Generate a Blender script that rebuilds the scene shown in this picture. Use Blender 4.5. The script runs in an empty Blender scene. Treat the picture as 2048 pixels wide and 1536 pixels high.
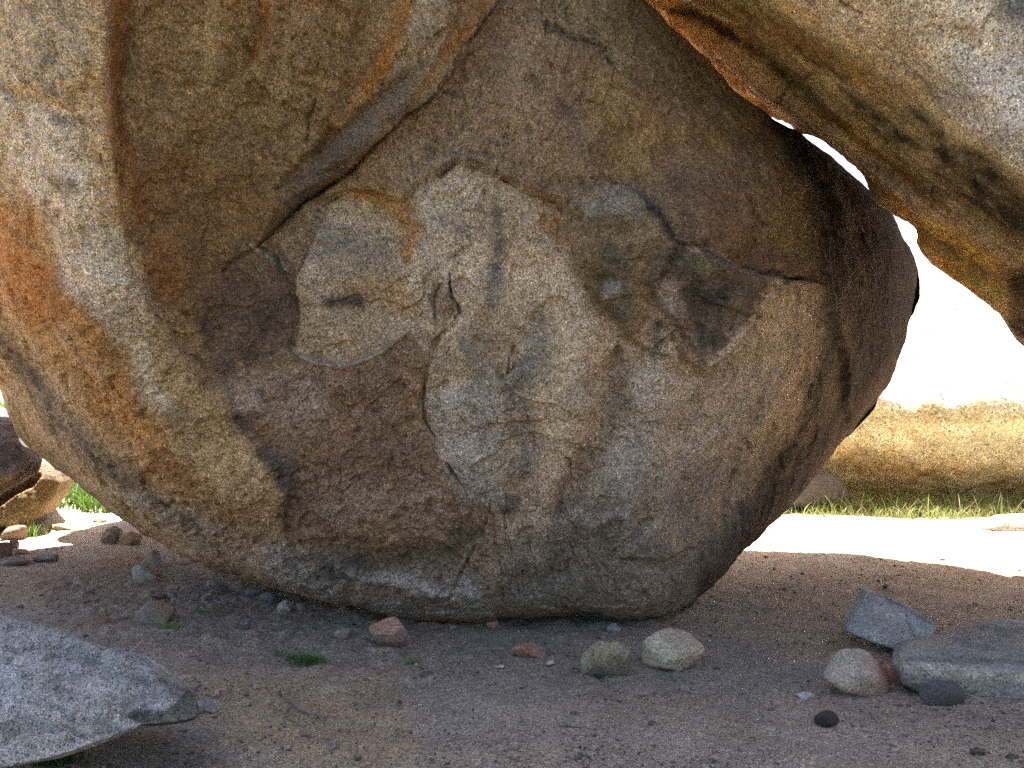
import bpy, math, random
import numpy as np
random.seed(7)
F = 1990.0; CX, CY = 1024.0, 768.0; CAMZ = 1.6
SUN_EL = math.radians(60); SUN_ROT = math.radians(-4)
sc = bpy.context.scene
col = sc.collection
f4 = np.float32

# ------------------------------------------------------------ noise
_rng = np.random.RandomState(3)
_perm = _rng.permutation(256); _perm = np.concatenate([_perm, _perm, _perm])
_g = _rng.normal(size=(256, 3)); _g = (_g / np.linalg.norm(_g, axis=1)[:, None]).astype(f4)
def perlin(p):
    p = np.asarray(p, f4); i = np.floor(p).astype(np.int32); f = p - i
    u = f * f * f * (f * (f * 6 - 15) + 10); i &= 255
    out = 0
    for dx in (0, 1):
        wx = u[:, 0] if dx else 1 - u[:, 0]
        for dy in (0, 1):
            wy = u[:, 1] if dy else 1 - u[:, 1]
            for dz in (0, 1):
                wz = u[:, 2] if dz else 1 - u[:, 2]
                h = _perm[_perm[_perm[i[:, 0] + dx] + i[:, 1] + dy] + i[:, 2] + dz]
                g = _g[h]
                out = out + wx * wy * wz * (g[:, 0] * (f[:, 0] - dx) + g[:, 1] * (f[:, 1] - dy) + g[:, 2] * (f[:, 2] - dz))
    return out * 1.6
def fbm(p, oct=4, rough=.5, ridge=False):
    p = np.asarray(p, f4); a = 1.; s = 0; t = 0
    for k in range(oct):
        n = perlin(p * (2.03 ** k) + 17.3 * k)
        if ridge: n = 1 - 2 * np.abs(n)
        s = s + a * n; t += a; a *= rough
    return s / t
from concurrent.futures import ThreadPoolExecutor
def chunked(fn, *arrs, size=24000):
    n = len(arrs[0]); idx = [(i, min(i + size, n)) for i in range(0, n, size)]
    with ThreadPoolExecutor(4) as ex: r = list(ex.map(lambda ab: fn(*[a[ab[0]:ab[1]] for a in arrs]), idx))
    return np.concatenate(r)
def sst(a, b, x):
    t = np.clip((x - a) / (b - a), 0, 1); return t * t * (3 - 2 * t)

# ------------------------------------------------------------ pixel-plane helpers (build-time measuring only)
def world(px, py, Y): return np.stack([(px - CX) / F * Y, Y, CAMZ - (py - CY) / F * Y], -1)
def gdist(py): return F * CAMZ / (py - CY)
def seg_dist(X, Y, pts, closed):
    P = np.array(pts, f4); n = len(P); d = np.full(X.shape, 1e9, f4)
    inside = np.zeros(X.shape, bool) if closed else None
    side = np.zeros(X.shape, f4); t_at = np.zeros(X.shape, f4)
    for i in range(n if closed else n - 1):
        a = P[i]; b = P[(i + 1) % n]; e = b - a; L = max(float(e @ e), 1e-6)
        t = np.clip(((X - a[0]) * e[0] + (Y - a[1]) * e[1]) / L, 0, 1)
        dx = X - a[0] - t * e[0]; dy = Y - a[1] - t * e[1]; dd = dx * dx + dy * dy
        m = dd < d
        d = np.where(m, dd, d)
        if not closed:
            cr = e[0] * (Y - a[1]) - e[1] * (X - a[0])
            side = np.where(m, np.sign(cr), side); t_at = np.where(m, (i + t) / (n - 1), t_at)
        else:
            c = ((a[1] > Y) != (b[1] > Y)) & (X < (b[0] - a[0]) * (Y - a[1]) / (b[1] - a[1] + 1e-9) + a[0])
            inside ^= c
    d = np.sqrt(d)
    if closed: return np.where(inside, d, -d)
    return d, side, t_at
def box_mask(X, Y, pts, m):
    P = np.array(pts); return (X > P[:, 0].min() - m) & (X < P[:, 0].max() + m) & (Y > P[:, 1].min() - m) & (Y < P[:, 1].max() + m)
def poly(X, Y, pts, soft):
    out = np.zeros(X.shape, f4); m = box_mask(X, Y, pts, soft + 2)
    if not m.any(): return out
    out[m] = sst(-soft, soft, seg_dist(X[m], Y[m], pts, True)); return out
def stroke(X, Y, pts, w, taper=True):
    out = np.zeros(X.shape, f4); m = box_mask(X, Y, pts, w * 1.2 + 2)
    if not m.any(): return out
    d, s, t = seg_dist(X[m], Y[m], pts, False)
    ww = w * (np.clip(np.minimum(t, 1 - t) * 6 + .25, 0, 1) if taper else 1)
    out[m] = 1 - sst(0, 1, d / np.maximum(ww, .1)); return out
def step(X, Y, pts, near, far):
    """+1 on the right-hand side (image sense) of a line, falling off within `far` px; sharp over `near` px"""
    out = np.zeros(X.shape, f4); m = box_mask(X, Y, pts, far)
    if not m.any(): return out
    d, s, t = seg_dist(X[m], Y[m], pts, False)
    e = np.clip(np.minimum(t, 1 - t) * 8, 0, 1)
    out[m] = np.where(s > 0, sst(-near, near, d), sst(-near, near, -d)) * (1 - sst(0, far, d)) * np.where(s > 0, 1, 1) * e
    return out
def tps(pts):
    P = np.array(pts, float); A = P[:, :2] / 1000; n = len(A)
    def U(r2): return .5 * r2 * np.log(r2 + 1e-9)
    K = U(((A[:, None] - A[None]) ** 2).sum(-1)) + np.eye(n) * 2e-3
    Q = np.hstack([np.ones((n, 1)), A]); M = np.block([[K, Q], [Q.T, np.zeros((3, 3))]])
    w = np.linalg.solve(M, np.concatenate([P[:, 2], np.zeros(3)])).astype(f4)
    def ev(X, Y):
        x = np.clip(X, -500, 2900) / 1000; y = np.clip(Y, -900, 1500) / 1000; o = w[n] + w[n + 1] * x + w[n + 2] * y
        for i in range(n): o = o + w[i] * U((x - A[i, 0].astype(f4)) ** 2 + (y - A[i, 1].astype(f4)) ** 2)
        return o
    return ev

# ------------------------------------------------------------ mesh helpers
import time as _t; _T0 = _t.time()
def mesh_np(name, V, faces, mat, tint=None, smooth=True, parent=None):
    me = bpy.data.meshes.new(name); V = np.asarray(V, f4)
    me.vertices.add(len(V)); me.vertices.foreach_set('co', V.ravel())
    fl = [np.asarray(f, np.int32) for f in faces if len(f)]
    tot = sum(f.size for f in fl); nf = sum(len(f) for f in fl)
    me.loops.add(tot); me.loops.foreach_set('vertex_index', np.concatenate([f.ravel() for f in fl]))
    me.polygons.add(nf)
    ln = np.concatenate([np.full(len(f), f.shape[1], np.int32) for f in fl])
    st = np.concatenate([[0], np.cumsum(ln)[:-1]]).astype(np.int32)
    me.polygons.foreach_set('loop_start', st)
    me.polygons.foreach_set('use_smooth', np.full(nf, smooth))
    me.update(calc_edges=True); me.validate()
    if tint is not None:
        a = me.attributes.new('tint', 'FLOAT_COLOR', 'POINT')
        c = np.ones((len(V), 4), f4); c[:, :3] = tint; a.data.foreach_set('color', c.ravel())
    me.materials.append(mat)
    o = bpy.data.objects.new(name, me); col.objects.link(o)
    if parent: o.parent = parent
    if len(V) > 30000: print('built', name, len(V), round(_t.time() - _T0, 1))
    return o
def tag(o, label=None, cat=None, group=None, kind=None):
    if label: o['label'] = label
    if cat: o['category'] = cat
    if group: o['group'] = group
    if kind: o['kind'] = kind
    return o

# ------------------------------------------------------------ materials
def N(nt, t, **kw):
    n = nt.nodes.new(t)
    for k, v in kw.items(): setattr(n, k, v)
    return n
def rock_mat(name, grain=110., amp=.5, dark=.35, bump=.5, mott=1., rough=.85, blotch=.3, base=None, stretch=(1, 1, 1)):
    m = bpy.data.materials.new(name); m.use_nodes = True; nt = m.node_tree; nt.nodes.clear(); L = nt.links.new
    out = N(nt, 'ShaderNodeOutputMaterial'); b = N(nt, 'ShaderNodeBsdfPrincipled'); L(b.outputs[0], out.inputs[0])
    tc = N(nt, 'ShaderNodeNewGeometry').outputs['Position']
    mp = N(nt, 'ShaderNodeMapping'); mp.inputs['Scale'].default_value = stretch; L(tc, mp.inputs[0]); tc = mp.outputs[0]
    if base is None:
        at = N(nt, 'ShaderNodeAttribute'); at.attribute_name = 'tint'; c0 = at.outputs['Color']
    else:
        rgb = N(nt, 'ShaderNodeRGB'); rgb.outputs[0].default_value = (*base, 1); c0 = rgb.outputs[0]
    def noise(s, d=2, r=.6, dist=0):
        n = N(nt, 'ShaderNodeTexNoise'); n.inputs['Scale'].default_value = s; n.inputs['Detail'].default_value = d
        n.inputs['Roughness'].default_value = r; n.inputs['Distortion'].default_value = dist; L(tc, n.inputs['Vector']); return n
    def maprange(src, a, b_, c, d):
        n = N(nt, 'ShaderNodeMapRange'); L(src, n.inputs[0])
        for i, v in enumerate((a, b_, c, d)): n.inputs[i + 1].default_value = v
        return n.outputs[0]
    def mul(c, f):
        n = N(nt, 'ShaderNodeVectorMath', operation='SCALE'); L(c, n.inputs[0]); L(f, n.inputs['Scale']); return n.outputs[0]
    def mixc(fac, a, bb, blend='MIX'):
        n = N(nt, 'ShaderNodeMix', data_type='RGBA', blend_type=blend); 
        if hasattr(fac, 'links'): L(fac, n.inputs[0])
        else: n.inputs[0].default_value = fac
        for v, k in ((a, 6), (bb, 7)):
            if hasattr(v, 'links'): L(v, n.inputs[k])
            else: n.inputs[k].default_value = (*v, 1)
        return n.outputs[2]
    n1 = noise(grain, 2.5, .75); n2 = noise(grain * .33, 3, .7)
    vo = N(nt, 'ShaderNodeTexVoronoi'); vo.inputs['Scale'].default_value = grain * 1.1; L(tc, vo.inputs['Vector'])
    sep = N(nt, 'ShaderNodeSeparateColor'); L(vo.outputs['Color'], sep.inputs[0])
    c = mul(c0, maprange(n1.outputs[0], .3, .7, 1 - amp, 1 + amp))
    c = mul(c, maprange(n2.outputs[0], .3, .7, 1 - amp * .35, 1 + amp * .35))
    # black mica and pale feldspar grains
    c = mixc(maprange(sep.outputs[0], 1 - dark, 1 - dark + .06, 0, .62), c, (.03, .028, .028))
    c = mixc(maprange(sep.outputs[1], .80, .86, 0, .6), c, mul(c, maprange(sep.outputs[2], 0, 1, 1.5, 2.2)))
    n3 = noise(3.2, 5, .6, .4); n4 = noise(1.1, 4, .6)
    c = mul(c, maprange(n3.outputs[0], .3, .7, 1 - blotch, 1 + blotch))
    warm = mixc(maprange(n4.outputs[0], .4, .68, 0, .45 * mott), c, mixc(1., c, (1.22, .93, .66), 'MULTIPLY'))
    n5 = noise(7, 4, .65); c = mixc(maprange(n5.outputs[0], .42, .62, 0, .35 * mott), warm, mixc(1., warm, (.86, .97, 1.08), 'MULTIPLY'))
    L(c, b.inputs['Base Color']); b.inputs['Roughness'].default_value = rough; b.inputs['Specular IOR Level'].default_value = .25
    bm = N(nt, 'ShaderNodeBump'); bm.inputs['Strength'].default_value = bump; bm.inputs['Distance'].default_value = .012
    L(n1.outputs[0], bm.inputs['Height'])
    n6 = noise(16, 6, .68, .3)
    b2 = N(nt, 'ShaderNodeBump'); b2.inputs['Strength'].default_value = bump; b2.inputs['Distance'].default_value = .05
    L(n6.outputs[0], b2.inputs['Height']); L(b2.outputs[0], bm.inputs['Normal']); L(bm.outputs[0], b.inputs['Normal'])
    return m
M_boulder = rock_mat('weathered_granite', 120, .75, .24, .8, mott=.5, blotch=.2)
M_over = rock_mat('overhang_granite', 110, .65, .22, .8)
M_far = rock_mat('far_granite', 38, .34, .10, .6, blotch=.2)
M_stone = rock_mat('stone_granite', 130, .4, .18, .4, mott=.5)
M_slab = rock_mat('slab_granite', 150, .5, .22, .9, mott=.4)
M_sand = rock_mat('coarse_sand', 120, .6, .2, .9, mott=.6, rough=.95, blotch=.16)
def leaf_mat(name, c1, c2, trans=.5):
    m = bpy.data.materials.new(name); m.use_nodes = True; nt = m.node_tree; nt.nodes.clear(); L = nt.links.new
    out = N(nt, 'ShaderNodeOutputMaterial'); b = N(nt, 'ShaderNodeBsdfPrincipled'); t = N(nt, 'ShaderNodeBsdfTranslucent'); mx = N(nt, 'ShaderNodeMixShader')
    at = N(nt, 'ShaderNodeAttribute'); at.attribute_name = 'tint'
    L(at.outputs['Color'], b.inputs['Base Color']); L(at.outputs['Color'], t.inputs[0]); mx.inputs[0].default_value = trans * .6
    b.inputs['Roughness'].default_value = .6
    L(b.outputs[0], mx.inputs[1]); L(t.outputs[0], mx.inputs[2]); L(mx.outputs[0], out.inputs[0]); return m
M_grass = leaf_mat('grass_blade', None, None)
M_wood = rock_mat('dry_wood', 60, .4, .1, .5, base=(.2, .17, .15), stretch=(1, 1, 1))

# ------------------------------------------------------------ solid rock from a measured outline
def radial(outline, c, nth, seed=0, rough_px=0):
    P = np.array(outline, float) - np.array(c, float)
    th = np.linspace(0, 2 * np.pi, nth, endpoint=False); d = np.stack([np.cos(th), np.sin(th)], 1)
    R = np.zeros(nth)
    for i in range(len(P)):
        a = P[i]; b = P[(i + 1) % len(P)]; e = b - a
        den = d[:, 0] * e[1] - d[:, 1] * e[0]; den = np.where(abs(den) < 1e-9, 1e-9, den)
        t = (a[0] * e[1] - a[1] * e[0]) / den; u = (a[0] * d[:, 1] - a[1] * d[:, 0]) / den
        ok = (t > 0) & (u >= -1e-6) & (u <= 1 + 1e-6); R = np.where(ok & (t > R), t, R)
    k = max(2, nth // 260); w = np.hanning(2 * k + 1); w /= w.sum()
    R = np.convolve(np.concatenate([R[-k:], R, R[:k]]), w, 'valid')
    if rough_px:
        q = np.stack([(c[0] + d[:, 0] * R) / 60, (c[1] + d[:, 1] * R) / 60, np.full(nth, seed + .5)], 1)
        R = R + rough_px * fbm(q, 4, .6)
    return th, d, R
def solid(name, outline, c, depth, Tr, Tb, mat, p=2., nth=300, nr=80, nb=24, rough_px=3, relief=None, paint=None,
          noise=((.8, .05, 4), (6, .012, 4)), seed=0, minY=None, back=None, bdir=(0, 1, 0), lop=0):
    th, d, R = radial(outline, c, nth, seed, rough_px)
    t = np.linspace(0, 1, nr + 1)[1:]; s = np.sin(np.pi / 2 * t)
    S, _ = np.meshgrid(s, th, indexing='ij')
    PX = c[0] + d[None, :, 0] * R * S; PY = c[1] + d[None, :, 1] * R * S
    PX = np.concatenate([[c[0]], PX.ravel()]).astype(f4); PY = np.concatenate([[c[1]], PY.ravel()]).astype(f4)
    s_ = np.concatenate([[0], S.ravel()]).astype(f4)
    Y = depth(PX, PY) + Tr * (1 - np.maximum(1 - s_ ** p, 0) ** (1 / p))
    Y = Y.astype(f4)
    W = world(PX, PY, Y)
    W = W.astype(f4)
    def offs(x, y, w_):
        o_ = 0
        for (fr, am, oc) in noise: o_ = o_ + am * fbm(w_ * fr + seed * 3.7, oc, .55)
        return o_ + (relief(x, y, w_) if relief is not None else 0)
    off = chunked(offs, PX, PY, W)
    edge = np.clip((1 - s_) * 12, 0, 1) 
    # push the relief out along the surface normal
    G = W[1:].reshape(nr, nth, 3); du = np.gradient(G, axis=0); dv = (np.roll(G, -1, 1) - np.roll(G, 1, 1)) * .5
    nn_ = np.cross(du, dv); nn_ /= np.linalg.norm(nn_, axis=2)[..., None] + 1e-12; nn_ = nn_.reshape(-1, 3)
    vw = np.array([0, 0, CAMZ]) - W[1:]; nn_ *= np.sign((nn_ * vw).sum(1))[:, None]
    W = W.copy(); W[1:] += (nn_ * (off[1:] * (.3 + .7 * edge[1:]))[:, None]).astype(f4); W[0] = W[1:nth + 1].mean(0)
    # back
    rimY = W[-nth:, 1]; tb = np.linspace(0, 1, nb + 1)[1:-1]
    VB = []
    for q in tb:
        ph = np.pi / 2 * (1 + q); sc_ = np.sin(ph)
        T_ = Tb * (1 - lop * np.cos(th)) * (-np.cos(ph)); yy = rimY + T_ * bdir[1]
        k = (sc_ if back is None else max(sc_, 1e-3))
        # the back keeps the world size of the rim (no widening with distance)
        dep = rimY if back is None else rimY + (yy - rimY) * back
        if bdir[2]:      # plates: the underside follows the top at a constant thickness
            dep = depth(c[0] + d[:, 0] * R * k, c[1] + d[:, 1] * R * k) + Tr * k ** 4; yy = dep + T_ * bdir[1]
        wx = (c[0] + d[:, 0] * R * k - CX) / F * dep; wz = CAMZ - (c[1] + d[:, 1] * R * k - CY) / F * dep
        v = np.stack([wx, yy, wz + T_ * bdir[2]], -1); v[:, 1] += .12 * bdir[1] * Tb * fbm(v * .7 + seed, 3); VB.append(v)
    my = rimY.mean() if not bdir[2] else float(depth(np.array([c[0] * 1.]), np.array([c[1] * 1.]))[0])
    last = np.array([[(c[0] - CX) / F * my, my + Tb * bdir[1], CAMZ - (c[1] - CY) / F * my + Tb * bdir[2]]])
    V = np.concatenate([W] + VB + [last]); n = len(V)
    j = np.arange(nth); j2 = (j + 1) % nth; tri = [np.stack([np.zeros(nth, int), 1 + j2, 1 + j], 1)]
    rings = nr + len(VB)
    quads = []
    a0 = 1 + np.arange(rings - 1)[:, None] * nth
    quads = np.stack([a0 + j, a0 + j2, a0 + nth + j2, a0 + nth + j], -1).reshape(-1, 4)
    l0 = 1 + (rings - 1) * nth
    tri.append(np.stack([l0 + j, l0 + j2, np.full(nth, n - 1)], 1))
    tint = None
    if paint is not None:
        PXX = CX + V[:, 0] / V[:, 1] * F; PYY = CY - (V[:, 2] - CAMZ) / V[:, 1] * F
        tint = chunked(paint, PXX.astype(f4), PYY.astype(f4), V.astype(f4))
    return mesh_np(name, V, [np.concatenate(tri), quads], mat, tint)

def layers(base, items, warp=9, seed=0, post=None):
    def f(PX, PY, W):
        wn = fbm(W * 2.2 + seed, 4, .6); wn2 = fbm(W * 2.2 + 40 + seed, 4, .6); fine = fbm(W * 9 + seed, 3, .65); brk = fbm(W * 5 + 9 + seed, 5, .7)
        X = PX + warp * wn * 2 + warp * .7 * fine; Y = PY + warp * wn2 * 2 + warp * .7 * fine
        b = np.array(base, f4); C = np.tile(b, (len(PX), 1))
        for it in items:
            kind, pts, soft, cc, al = it[:5]
            brkup = it[5] if len(it) > 5 else .5
            m = poly(X, Y, pts, soft) if kind == 'p' else stroke(X, Y, pts, soft)
            m = m * al * np.clip(1 + brkup * brk * 2.2, 0, 1.3); m = np.clip(m, 0, 1)[:, None]
            C = C * (1 - m) + np.array(cc, f4) * m
        if post is not None:
            C = post(C, X, Y, W)
            lum = C @ np.array((.3, .55, .15), f4); C = np.clip(lum[:, None] + (C - lum[:, None]) * 1.12, .008, .8) * np.array((1.27, 1.10, .985), f4)
            C = C * np.clip(1 + .34 * fbm(W * 8 + 3, 4, .65) + .34 * fbm(W * 24 + 8, 3, .6), .4, 1.8)[:, None]
        return C
    return f

# palette (albedo)
PALE = (.46, .41, .34); GREY = (.36, .345, .33); TAN = (.40, .31, .20); BROWN = (.21, .155, .105); DBROWN = (.13, .10, .078)
ORANGE = (.40, .20, .075); RUST = (.27, .125, .05); BLACK = (.055, .055, .055); OLIVE = (.20, .165, .085); DGREY = (.16, .155, .15)
VDARK = (.020, .014, .009); COOL = (.30, .31, .32); CREAM = (.55, .50, .42); MIDB = (.27, .205, .14)

# ============================================================ MAIN BOULDER
out_main = [(1285, -5), (1340, 45), (1400, 110), (1460, 180), (1505, 214), (1530, 230), (1546, 247), (1570, 253), (1591, 260), (1613, 277), (1642, 301), (1666, 315), (1680, 332), (1711, 356), (1744, 382), (1762, 392), (1778, 418), (1795, 446), (1803, 468),
            (1825, 500), (1834, 535), (1836, 560), (1831, 600), (1819, 640), (1806, 695), (1785, 750), (1745, 810), (1705, 860), (1660, 920), (1625, 965), (1585, 1015), (1540, 1055), (1490, 1105), (1440, 1160),
            (1390, 1205), (1330, 1235), (1290, 1242), (1220, 1236), (1150, 1230), (1080, 1238), (1000, 1240), (920, 1240), (850, 1236), (790, 1230), (740, 1220), (680, 1210), (620, 1200), (560, 1185), (500, 1165), (440, 1142), (380, 1118),
            (330, 1090), (280, 1062), (235, 1030), (190, 995), (140, 955), (100, 925), (62, 898), (36, 860), (22, 820), (0, 765), (-160, 670), (-330, 520), (-430, 250), (-450, -100), (-430, -500),
            (-250, -1100), (200, -1500), (700, -1600), (1150, -1300), (1350, -700), (1300, -250)]
d_main = tps([(900, 1240, 5.55), (700, 1215, 5.7), (1290, 1240, 5.55), (900, 1130, 5.72), (600, 1100, 5.9), (1250, 1130, 5.75), (900, 950, 5.75), (600, 900, 5.8), (1250, 900, 5.8), (500, 1165, 6.1), (350, 1095, 6.5), (1440, 1160, 6.2), (1540, 1060, 6.8), (900, 700, 5.75), (900, 450, 5.75), (900, 250, 5.8),
              (1150, 600, 5.75), (1250, 350, 5.85), (1400, 600, 5.9), (1150, 100, 5.95), (1050, 0, 5.95), (1000, -300, 5.7), (1450, 300, 6.2), (1400, 180, 6.4), (1560, 450, 6.25), (1580, 600, 6.2), (1560, 750, 6.3), (1500, 900, 6.5),
              (1400, 1060, 6.2), (1660, 650, 7.0), (1680, 450, 7.7), (1750, 500, 8.1), (1740, 680, 7.9), (1640, 850, 7.3), (1620, 320, 7.3), (1700, 380, 8.0),
              (650, 550, 5.75), (500, 600, 5.8), (500, 350, 5.75), (420, 600, 5.75), (400, 100, 5.2), (550, 100, 5.2), (700, 100, 5.35), (700, -300, 4.9), (300, 400, 5.35), (330, 600, 5.5), (420, 800, 5.7), (250, 200, 5.05), (200, 400, 5.1), (230, 620, 5.3),
              (80, 150, 5.05), (50, 400, 5.4), (150, 750, 5.75), (50, 650, 5.9), (-100, 300, 6.0), (-150, 0, 5.8), (60, 820, 6.4), (250, 900, 5.9), (330, 1000, 6.1), (450, 1040, 5.95), (0, -400, 5.0), (400, -800, 5.2), (1100, -700, 6.0)])
LOBE = [(582, 700), (592, 640), (585, 560), (605, 515), (625, 455), (645, 405), (695, 378), (745, 382), (795, 400), (850, 365), (915, 325), (965, 335), (1000, 358), (1060, 380), (1120, 395), (1135, 430), (1128, 465),
        (1150, 530), (1200, 600), (1250, 670), (1290, 700), (1330, 660), (1345, 690), (1390, 735), (1450, 705), (1520, 620), (1560, 570), (1645, 575), (1700, 700), (1700, 1000), (1500, 1350), (1000, 1350), (985, 1150), (975, 1060),
        (930, 1000), (895, 965), (870, 905), (838, 850), (838, 800), (850, 715), (815, 665), (760, 700), (690, 732), (620, 718)]
CRACK_UL = [(1012, -60), (990, 10), (955, 50), (925, 90), (895, 145), (855, 200), (800, 235), (780, 262), (740, 298), (705, 335), (640, 380), (600, 410), (562, 450), (520, 495)]
FOLD = [(860, 60), (800, 150), (730, 215), (690, 260), (620, 315), (570, 375)]
LEDGE = [(1180, 362), (1240, 372), (1290, 392), (1302, 432), (1345, 468), (1400, 498), (1465, 528), (1540, 548), (1645, 566)]
WING = [(1310, 500), (1345, 478), (1400, 500), (1470, 532), (1545, 560), (1510, 620), (1480, 660), (1445, 705), (1402, 732), (1380, 690), (1345, 650), (1310, 610), (1290, 560)]
OLV = [(1135, 410), (1190, 368), (1250, 380), (1298, 410), (1312, 460), (1340, 490), (1300, 560), (1292, 620), (1250, 672), (1200, 600), (1150, 530), (1118, 470)]
EDGE_L = [(235, -100), (222, 60), (215, 180), (238, 330), (252, 450), (275, 560), (318, 640), (372, 710), (410, 790), (460, 840)]
SEAM = [(870, 640), (868, 590), (885, 565)]
SEAM2 = [(900, 545), (905, 590), (922, 625), (905, 652), (880, 672), (858, 705), (850, 750), (838, 805), (840, 850), (862, 890), (880, 935), (905, 970), (932, 1005)]
def streak_main(C, X, Y, W):     # water streaks following the curve of the flanks
    rr = np.hypot((X - 900) / 930, (Y - 520) / 720); th = np.arctan2(Y - 520, X - 900)
    q = np.stack([rr * 26, th * 2.2, 0 * rr], 1).astype(f4); n = fbm(q, 4, .6)
    m = (np.maximum(sst(1560, 1680, X), sst(330, 120, X) if False else (1 - sst(200, 520, X)) * sst(450, 700, Y)))[:, None]
    return C * (1 + m * (.45 * n)[:, None] * np.array((1., 1.05, 1.1), f4)).clip(.3, 1.7)
def rel_main(PX, PY, W):
    pt0 = fbm(W * 6 + 77, 3, .6)
    w1 = fbm(W * 3, 4, .6) * 10 + fbm(W * 14, 3, .6) * 4; w2 = fbm(W * 3 + 50, 4, .6) * 10 + fbm(W * 14 + 9, 3, .6) * 4
    X = PX + w1 * .6; Y = PY + w2 * .6
    o = np.zeros(len(PX), f4)
    o -= .065 * poly(X, Y, LOBE, 3.5)
    o += .05 * poly(X, Y, WING, 4); o += .035 * poly(X, Y, OLV, 5)
    # exfoliation scarps: thin broken sheets
    for sc_, am, ph in ((1.1, .045, 0), (2.4, .022, 30)):
        nn = fbm(W * sc_ + ph, 4, .5) * 4.2; k = np.floor(nn); fr_ = nn - k
        o += am * (k + sst(.0, .07, fr_)) * .55 * (1 - .8 * sst(1590, 1700, X))
    # upper-left sheet stands proud of the middle
    o += .16 * step(X, Y, CRACK_UL, 4, 260)
    o -= .10 * stroke(X, Y, CRACK_UL, 9, True)
    o -= .07 * stroke(X, Y, FOLD, 26); o += .05 * stroke(X, Y, [(900, -40), (850, 60), (790, 175), (720, 270), (650, 330)], 40)
    # the ledge: lower plate proud, its top edge throws no light on the recess above
    o -= .19 * step(X, Y, LEDGE[::-1], 5, 170)
    o -= .09 * stroke(X, Y, LEDGE, 14)
    o += .05 * stroke(X, Y, [(1340, 480), (1370, 488), (1395, 500)], 12)
    o -= .05 * step(X, Y, [(1295, 395), (1320, 345), (1345, 400), (1365, 450), (1400, 495)][1:], 5, 90)
    o -= .02 * step(X, Y, [(1492, 370), (1505, 420), (1525, 455), (1535, 480), (1600, 525)][::-1], 3, 60)
    o -= .05 * stroke(X, Y, SEAM2, 6) * np.clip(.8 + 1.8 * pt0, .3, 1.5); o -= .03 * stroke(X, Y, SEAM, 5); o += .02 * stroke(X, Y, [(895, 590), (880, 640), (860, 680)], 24)
    # thin rims
    for q in ([(582, 700), (592, 640), (585, 560), (605, 515), (625, 455), (645, 405), (695, 378)], [(795, 400), (850, 365), (915, 325)], [(1000, 358), (1060, 380), (1120, 395), (1135, 430)],
              [(1440, 712), (1480, 660), (1525, 590)], [(1082, 0), (1085, 45), (1130, 75), (1195, 95), (1250, 150), (1290, 175)], [(975, 1020), (960, 1080), (925, 1140), (905, 1180)],
              [(520, 495), (560, 520), (580, 555)], [(520, 495), (470, 520), (445, 545)], [(630, 190), (618, 240), (612, 300)], [(1030, 690), (1025, 740), (1010, 752)]):
        o -= .035 * stroke(X, Y, q, 6) * np.clip(.9 + 1.5 * pt0, .2, 1.6)
    o += .02 * stroke(X, Y, [(585, 705), (640, 728), (690, 736), (760, 704), (815, 668)], 7)
    # shallow flutes of the pale plate
    o -= .05 * stroke(X, Y, [(970, 380), (985, 520), (980, 640), (1000, 760)], 45); o += .05 * stroke(X, Y, [(1120, 520), (1160, 680), (1140, 850), (1090, 1020)], 60)
    o -= .07 * stroke(X, Y, [(1240, 700), (1230, 820), (1180, 940), (1120, 1050)], 55); o += .07 * stroke(X, Y, [(1330, 660), (1330, 780), (1310, 900), (1250, 1040)], 60)
    o += .05 * stroke(X, Y, [(900, 420), (890, 560), (920, 700), (905, 860)], 45); o -= .03 * poly(X, Y, [(960, 640), (1080, 640), (1080, 920), (960, 920)], 60)
    o -= .06 * poly(X, Y, [(1110, 1110), (1240, 1060), (1240, 1130), (1100, 1210)], 25); o -= .05 * stroke(X, Y, [(1320, 1040), (1270, 1090), (1240, 1130), (1330, 1130), (1420, 1090)], 16)
    o += .06 * stroke(X, Y, [(700, 1130), (850, 1180), (960, 1190)], 30); o -= .05 * stroke(X, Y, [(600, 1090), (760, 1110), (900, 1110)], 40)
    # left: vertical gutter right of the bright buttress and folds above
    o -= .10 * step(X, Y, EDGE_L[::-1], 14, 260)
    o -= .06 * stroke(X, Y, [(250, -60), (245, 80), (240, 220), (262, 380)], 34)
    o += .05 * stroke(X, Y, [(460, -60), (440, 60), (430, 160)], 40); o -= .05 * stroke(X, Y, [(540, -60), (520, 60), (490, 130)], 26)
    o += .05 * stroke(X, Y, [(640, -60), (610, 100), (560, 240)], 55); o -= .05 * stroke(X, Y, [(760, -60), (720, 60), (690, 180), (640, 300)], 30)
    o += .06 * stroke(X, Y, [(110, 560), (230, 720), (350, 860)], 60); o -= .05 * stroke(X, Y, [(60, 600), (160, 760), (260, 880)], 40)
    o -= .05 * stroke(X, Y, [(20, 180), (120, 220), (200, 330)], 30)
    # coarse pits
    pit = fbm(W * 7 + 5, 4, .6); lob = poly(X, Y, LOBE, 10)
    wl = (1 - .72 * lob) * (1 - .75 * sst(1600, 1700, X))
    o -= .035 * sst(.1, .5, pit) * wl; o += .022 * fbm(W * 16, 4, .65) * wl; o += .009 * fbm(W * 45, 3, .65) * (1 - .4 * lob)
    for (x, y, r) in ((1018, 1000, 16), (905, 188, 12), (860, 298, 9), (728, 810, 14), (675, 772, -12), (1230, 575, -14), (480, 845, 20), (445, 120, -9), (1030, 785, 8), (690, 610, 25), (960, 190, 6)):
        o -= .03 * np.sign(r) * np.exp(-((X - x) ** 2 + (Y - y) ** 2) / (2. * r * r))
    return o
P_ = 'p'; S_ = 's'
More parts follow.
